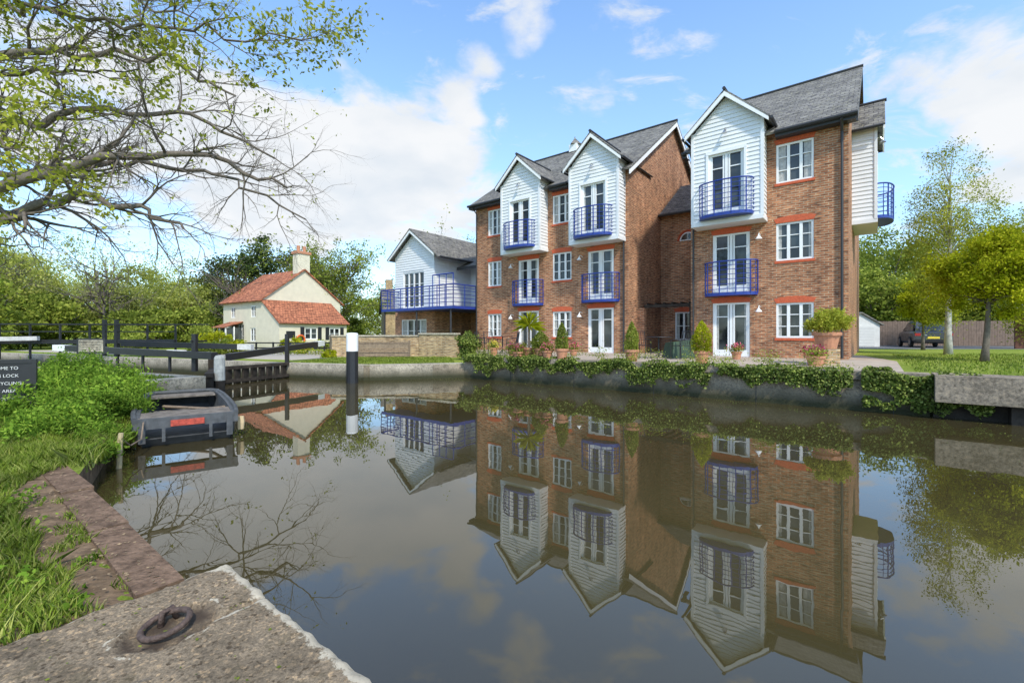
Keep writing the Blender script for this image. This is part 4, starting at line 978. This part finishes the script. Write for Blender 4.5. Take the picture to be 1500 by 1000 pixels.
# ---------------------------------------------------------------- car
e=empty('parked_car',(25.2,27.2,.806),rad(-30)); b=MB()
def loft(secs,m):
    n=len(secs[0]); vs=[p for s_ in secs for p in s_]; fs=[(i*n+j,(i+1)*n+j,(i+1)*n+(j+1)%n,i*n+(j+1)%n) for i in range(len(secs)-1) for j in range(n)]
    fs+=[tuple(range(n)),tuple((len(secs)-1)*n+j for j in range(n-1,-1,-1))]; b.add(vs,fs,m)
def sec(y,hw,z0,z1): return [(-hw*.92,y,z0),(-hw,y,z0+.15),(-hw,y,z1-.15),(-hw*.93,y,z1),(hw*.93,y,z1),(hw,y,z1-.15),(hw,y,z0+.15),(hw*.92,y,z0)]
loft([sec(0,.84,.35,.9),sec(.12,.9,.28,1.0),sec(1.0,.92,.25,1.02),sec(3.2,.92,.25,1.0),sec(4.1,.88,.28,.92),sec(4.4,.78,.35,.75)],0)
loft([sec(.18,.80,1.0,1.02)[:],sec(.35,.78,.98,1.45),sec(.7,.72,.98,1.62),sec(2.0,.72,.98,1.64),sec(2.6,.70,.98,1.56),sec(3.3,.78,.98,1.02)],0)
b.hexa([(-.62,.13,1.03),(.62,.13,1.03),(.62,.2,1.03),(-.62,.2,1.03),(-.56,.31,1.43),(.56,.31,1.43),(.56,.4,1.43),(-.56,.4,1.43)],1)
for s_ in (-1,1):
    b.hexa([(s_*.795,.75,1.04),(s_*.80,3.0,1.04),(s_*.76,3.0,1.04),(s_*.75,.75,1.04),(s_*.745,.8,1.5),(s_*.745,2.5,1.5),(s_*.70,2.5,1.5),(s_*.70,.8,1.5)],1)
    b.box(min(s_*.58,s_*.86),max(s_*.58,s_*.86),-.02,.1,.72,.88,3)
    for y in (.85,3.55):
        pts=[(s_*.80,y,.34),(s_*.95,y,.34)]; b.tube(pts,.34,18,2); b.tube([(s_*.951,y,.34),(s_*.96,y,.34)],.2,12,4)
b.box(-.27,.27,-.03,-.005,.55,.67,5); b.box(-.8,.8,-.05,.05,.35,.5,2); b.box(-.84,-.3,-.01,.02,.74,.78,4)
b.make('body',[M['carpaint'],M['glass'],M['tyre'],M['taillight'],M['chrome'],M['yellow']],e)

# ---------------------------------------------------------------- trees
tree('lime_green_maple',(13.9,13.4,.8),(14.25,13.5,3.45),(1.45,1.45,1.25),110,300,.34,.09,M['lfLime'],.09,shell=.2)
tree('lime_green_maple',(21.3,23.6,.8),(21.5,23.6,3.3),(1.25,1.25,1.15),70,260,.34,.12,M['lfLime'],.08,shell=.2)
tree('birch_tree',(17.3,18,.8),(17.3,18,5.8),(1.45,1.45,3.5),130,190,.32,.075,M['lfSpring'],.12,'birchbark',.05,droop=.5)
tree('birch_tree',(29,25.5,.8),(29,25.5,5.6),(1.8,1.8,3.6),90,200,.5,.12,M['lfSpring'],.12,'birchbark',.1,droop=.5)
def mass(name,items,mat,per,size):
    P=[]
    b=MB()
    for (x,y,rx,h,nc) in items:
        cz=.5+h*.52; P.append(clumps((x,y,cz),(rx,rx,h*.48),nc,per,rx*.30,.35)[1]); b.tube([(x,y,.3),(x+.2,y,h*.7)],[.25,.08],7)
        for k in range(9):
            t=random.uniform(0,6.28); z0=h*random.uniform(.2,.5); b.tube([(x,y,z0),(x+rx*.4*math.cos(t),y+rx*.4*math.sin(t),z0+h*.22),(x+rx*.7*math.cos(t),y+rx*.7*math.sin(t),z0+h*.36)],[.1,.06,.02],5)
    P=np.concatenate(P); P=P[P[:,2]>.5]; e=empty(name); leaves('foliage',P,size,mat,e,.6); b.make('trunks',M['bark'],e,True)
it=[]
for px,py_,Y in [(10,345,40),(60,400,44),(110,395,50),(165,420,42),(205,385,48),(250,395,55),(290,405,46),(330,420,60),(-60,330,36),(140,345,70),(30,370,60),(250,370,75)]:
    X=(px-750)/667*Y; h=1.1+(490-py_)/667*Y; it.append((X,Y,h*.42,h,44))
mass('distant_willows',it,M['lfWillow'],190,.27)
it=[]
for px,py_,Y in [(80,430,36),(180,450,38),(280,440,41),(20,440,34),(225,455,36),(-40,400,30),(320,450,52),(530,440,70),(600,400,75),(660,345,60),(700,330,66),(560,425,64)]:
    X=(px-750)/667*Y; h=1.1+(490-py_)/667*Y; it.append((X,Y,h*.5,h,34))
mass('distant_trees',it,M['lfMid'],180,.28)
it=[]
for px,py_,Y in [(1265,330,50),(1300,335,42),(1340,345,48),(1385,340,44),(1430,330,50),(1480,330,40),(1530,330,36),(1245,360,60),(1330,385,36),(1450,390,36),(1590,320,36),(1390,400,37),(1280,390,38),(1490,400,38)]:
    X=(px-750)/667*Y; h=.8+(490-py_)/667*Y; it.append((X,Y,h*.44,h,44))
mass('woodland_trees',it,M['lfMid'],200,.27)
it=[(X,Y,2.5,3.4,26) for X,Y in [(-45,42),(-38,44),(-31,46),(-25,48),(-50,38),(-10,60),(-5,62),(30,44),(35,42),(40,40),(46,38),(52,36),(-57,34),(-20,52),(25,50)]]
mass('distant_hedge',it,M['lfMid'],150,.3)
it=[(-28.6,47,3.0,9.8,46),(-25.6,48,3.2,11.8,52),(-31.2,50,2.8,8.6,40),(-23.2,50,2.6,9.6,40)]
mass('dark_evergreen',it,M['lfDark'],230,.27)

def rv(): return Vector((random.gauss(0,1),random.gauss(0,1),random.gauss(0,1)))
def grow(b,p,d,L_,r,lvl,ends,n=6,droop=0):
    pts=[p.copy()]; rs=[r]; d=d.normalized(); q=p.copy()
    for i in range(n):
        d=(d+rv()*.16+Vector((0,0,-droop if i>n/2 else droop*.4))).normalized(); q=q+d*L_/n; pts.append(q.copy()); rs.append(r*(1-.8*(i+1)/n))
        if lvl>0:
            for _ in range(1 if random.random()<.9 else 2):
                s_=(d+rv()*.62).normalized(); grow(b,q,s_,L_*random.uniform(.4,.62),max(rs[-1]*.7,.25*r),lvl-1,ends,5,droop)
    b.tube(pts,rs,5 if lvl>0 else 3)
    ends+= [(pts[k],lvl) for k in range(2,len(pts))] if lvl==0 else []
def bigtree(name,T,TR,limbs,Ls,lsz,rep,minr,spread=.05,lvl=2):
    e=empty(name); b=MB(); b.tube(T,TR,12); lf=[]
    for pts,r_,lp in limbs:
        P=[Vector(p) for p in pts]; dens=[]
        wob=.004*Ls*10
        for i in range(len(P)-1):
            for k in range(5): dens.append(P[i].lerp(P[i+1],k/5)+rv()*wob)
        dens.append(P[-1]); n=len(dens); b.tube(dens,[r_*(1-.85*i/n) for i in range(n)],8)
        for i in range(3,n):
            if random.random()<.9:
                d=(dens[i]-dens[i-1]).normalized()+rv()*.55; en=[]
                grow(b,dens[i],d,Ls*random.uniform(.75,1.25)*(1-.2*i/n),r_*(1-.85*i/n)*.45+minr,lvl,en,6,.06)
                for q,_ in en:
                    if random.random()<lp*.33: lf.append(q)
    b.make('limbs_and_twigs',M['bark'],e,True)
    if lf:
        C=np.array([list(q) for q in lf]); C=np.repeat(C,rep,axis=0)+rng.normal(size=(len(C)*rep,3))*spread; C[:,2]-=.03
        leaves('young_leaves',C,lsz,M['lfSpring'],e,.5)
bigtree('overhanging_tree',[(-10.2,7.6,.2),(-10.15,7.6,1.5),(-10.25,7.7,3),(-10.1,7.7,4.6),(-9.9,7.6,6.2),(-9.7,7.4,8.2)],[.36,.28,.25,.22,.17,.08],
 [([(-10.0,7.6,4.9),(-7.87,7.0,5.6),(-7.0,7.0,5.66),(-5.9,7.2,5.8)],.05,.45),
 ([(-9.8,7.4,5.6),(-7.42,6.6,6.35),(-6.43,6.6,6.28),(-5.3,6.8,6.2),(-4.2,7.0,6.2),(-3.1,7.2,6.3)],.045,.8),
 ([(-9.7,7.4,7.0),(-8.0,6.4,7.4),(-6.4,6.0,7.1),(-5.0,6.2,6.8)],.05,.7),
 ([(-10.1,7.6,4.1),(-8.4,6.6,4.5),(-7.4,6.4,4.4),(-6.8,6.4,4.1)],.04,.9)],1.1,.085,4,.003)
bigtree('budding_tree',[(-23.5,16.6,.2),(-23.3,16.6,3),(-23.6,16.7,6),(-23.2,16.6,9),(-22.8,16.5,12),(-22.5,16.5,15)],[.7,.55,.5,.42,.32,.15],
 [([(-23.3,16.6,4.6),(-21.3,16.6,5.3),(-18.8,16.7,5.87),(-16.7,17.2,6.75),(-14.5,17.6,6.6),(-13.0,18.0,5.8)],.26,.05),
 ([(-23.4,16.6,6.2),(-18.3,16.3,7.0),(-15.0,16.7,8.2),(-11.7,17.4,8.4),(-8.9,18.0,7.4)],.25,.05),
 ([(-23.4,16.6,8.0),(-19.8,17.6,9.7),(-17.0,18.0,10.3),(-13.2,18.7,10.8),(-10.1,19.4,9.1)],.20,.10),
 ([(-23.4,16.8,7.0),(-18.9,18.5,8.4),(-15.8,19.4,8.9),(-12.3,20.2,8.4),(-9.5,21.0,6.9)],.16,.05),
 ([(-23.2,16.6,9.0),(-18.5,16.0,11.3),(-16.0,16.0,11.4),(-12.5,16.4,11.6),(-10.2,16.8,10.4)],.18,.12),
 ([(-22.9,16.5,10.5),(-18.0,15.5,13.3),(-14.5,15.6,13.6),(-11.2,16.2,12.8)],.13,.22)],2.9,.15,3,.007,.1)
def bare(name,x,y,h,r_,lp,mat,ls,rep=2):
    e=empty(name); b=MB(); en=[]; n=8; pts=[Vector((x,y,.4+h*.62*i/n)) +rv()*.05 for i in range(n+1)]
    b.tube(pts,[r_*(1-.7*i/n) for i in range(n+1)],8)
    for i in range(3,n+1):
        for _ in range(3):
            d=Vector((random.gauss(0,1),random.gauss(0,1),random.uniform(.3,1.4))); grow(b,pts[i],d,h*random.uniform(.28,.42),r_*.4,2,en,6,0)
    b.make('branches',M['bark'],e,True); C=[list(q) for q,_ in en if random.random()<lp]
    C=np.array(C); C=np.repeat(C,rep,axis=0)+rng.normal(size=(len(C)*rep,3))*.2; leaves('leaves',C,ls,mat,e,.7)
bare('spring_tree',-20.2,46,11.3,.2,.9,M['lfMid'],.2,4)
bare('spring_tree',-17.3,47,10.5,.2,.9,M['lfMid'],.2,4)
bare('bare_tree',-23,38,7.5,.14,.06,M['lfMid'],.16)
bare('bare_tree',-34,38,9.5,.18,.3,M['lfWillow'],.16)
bare('bare_tree',-41,36,9.0,.18,.3,M['lfWillow'],.16)
bare('bare_tree',-6.0,48,12,.2,.5,M['lfSpring'],.2)
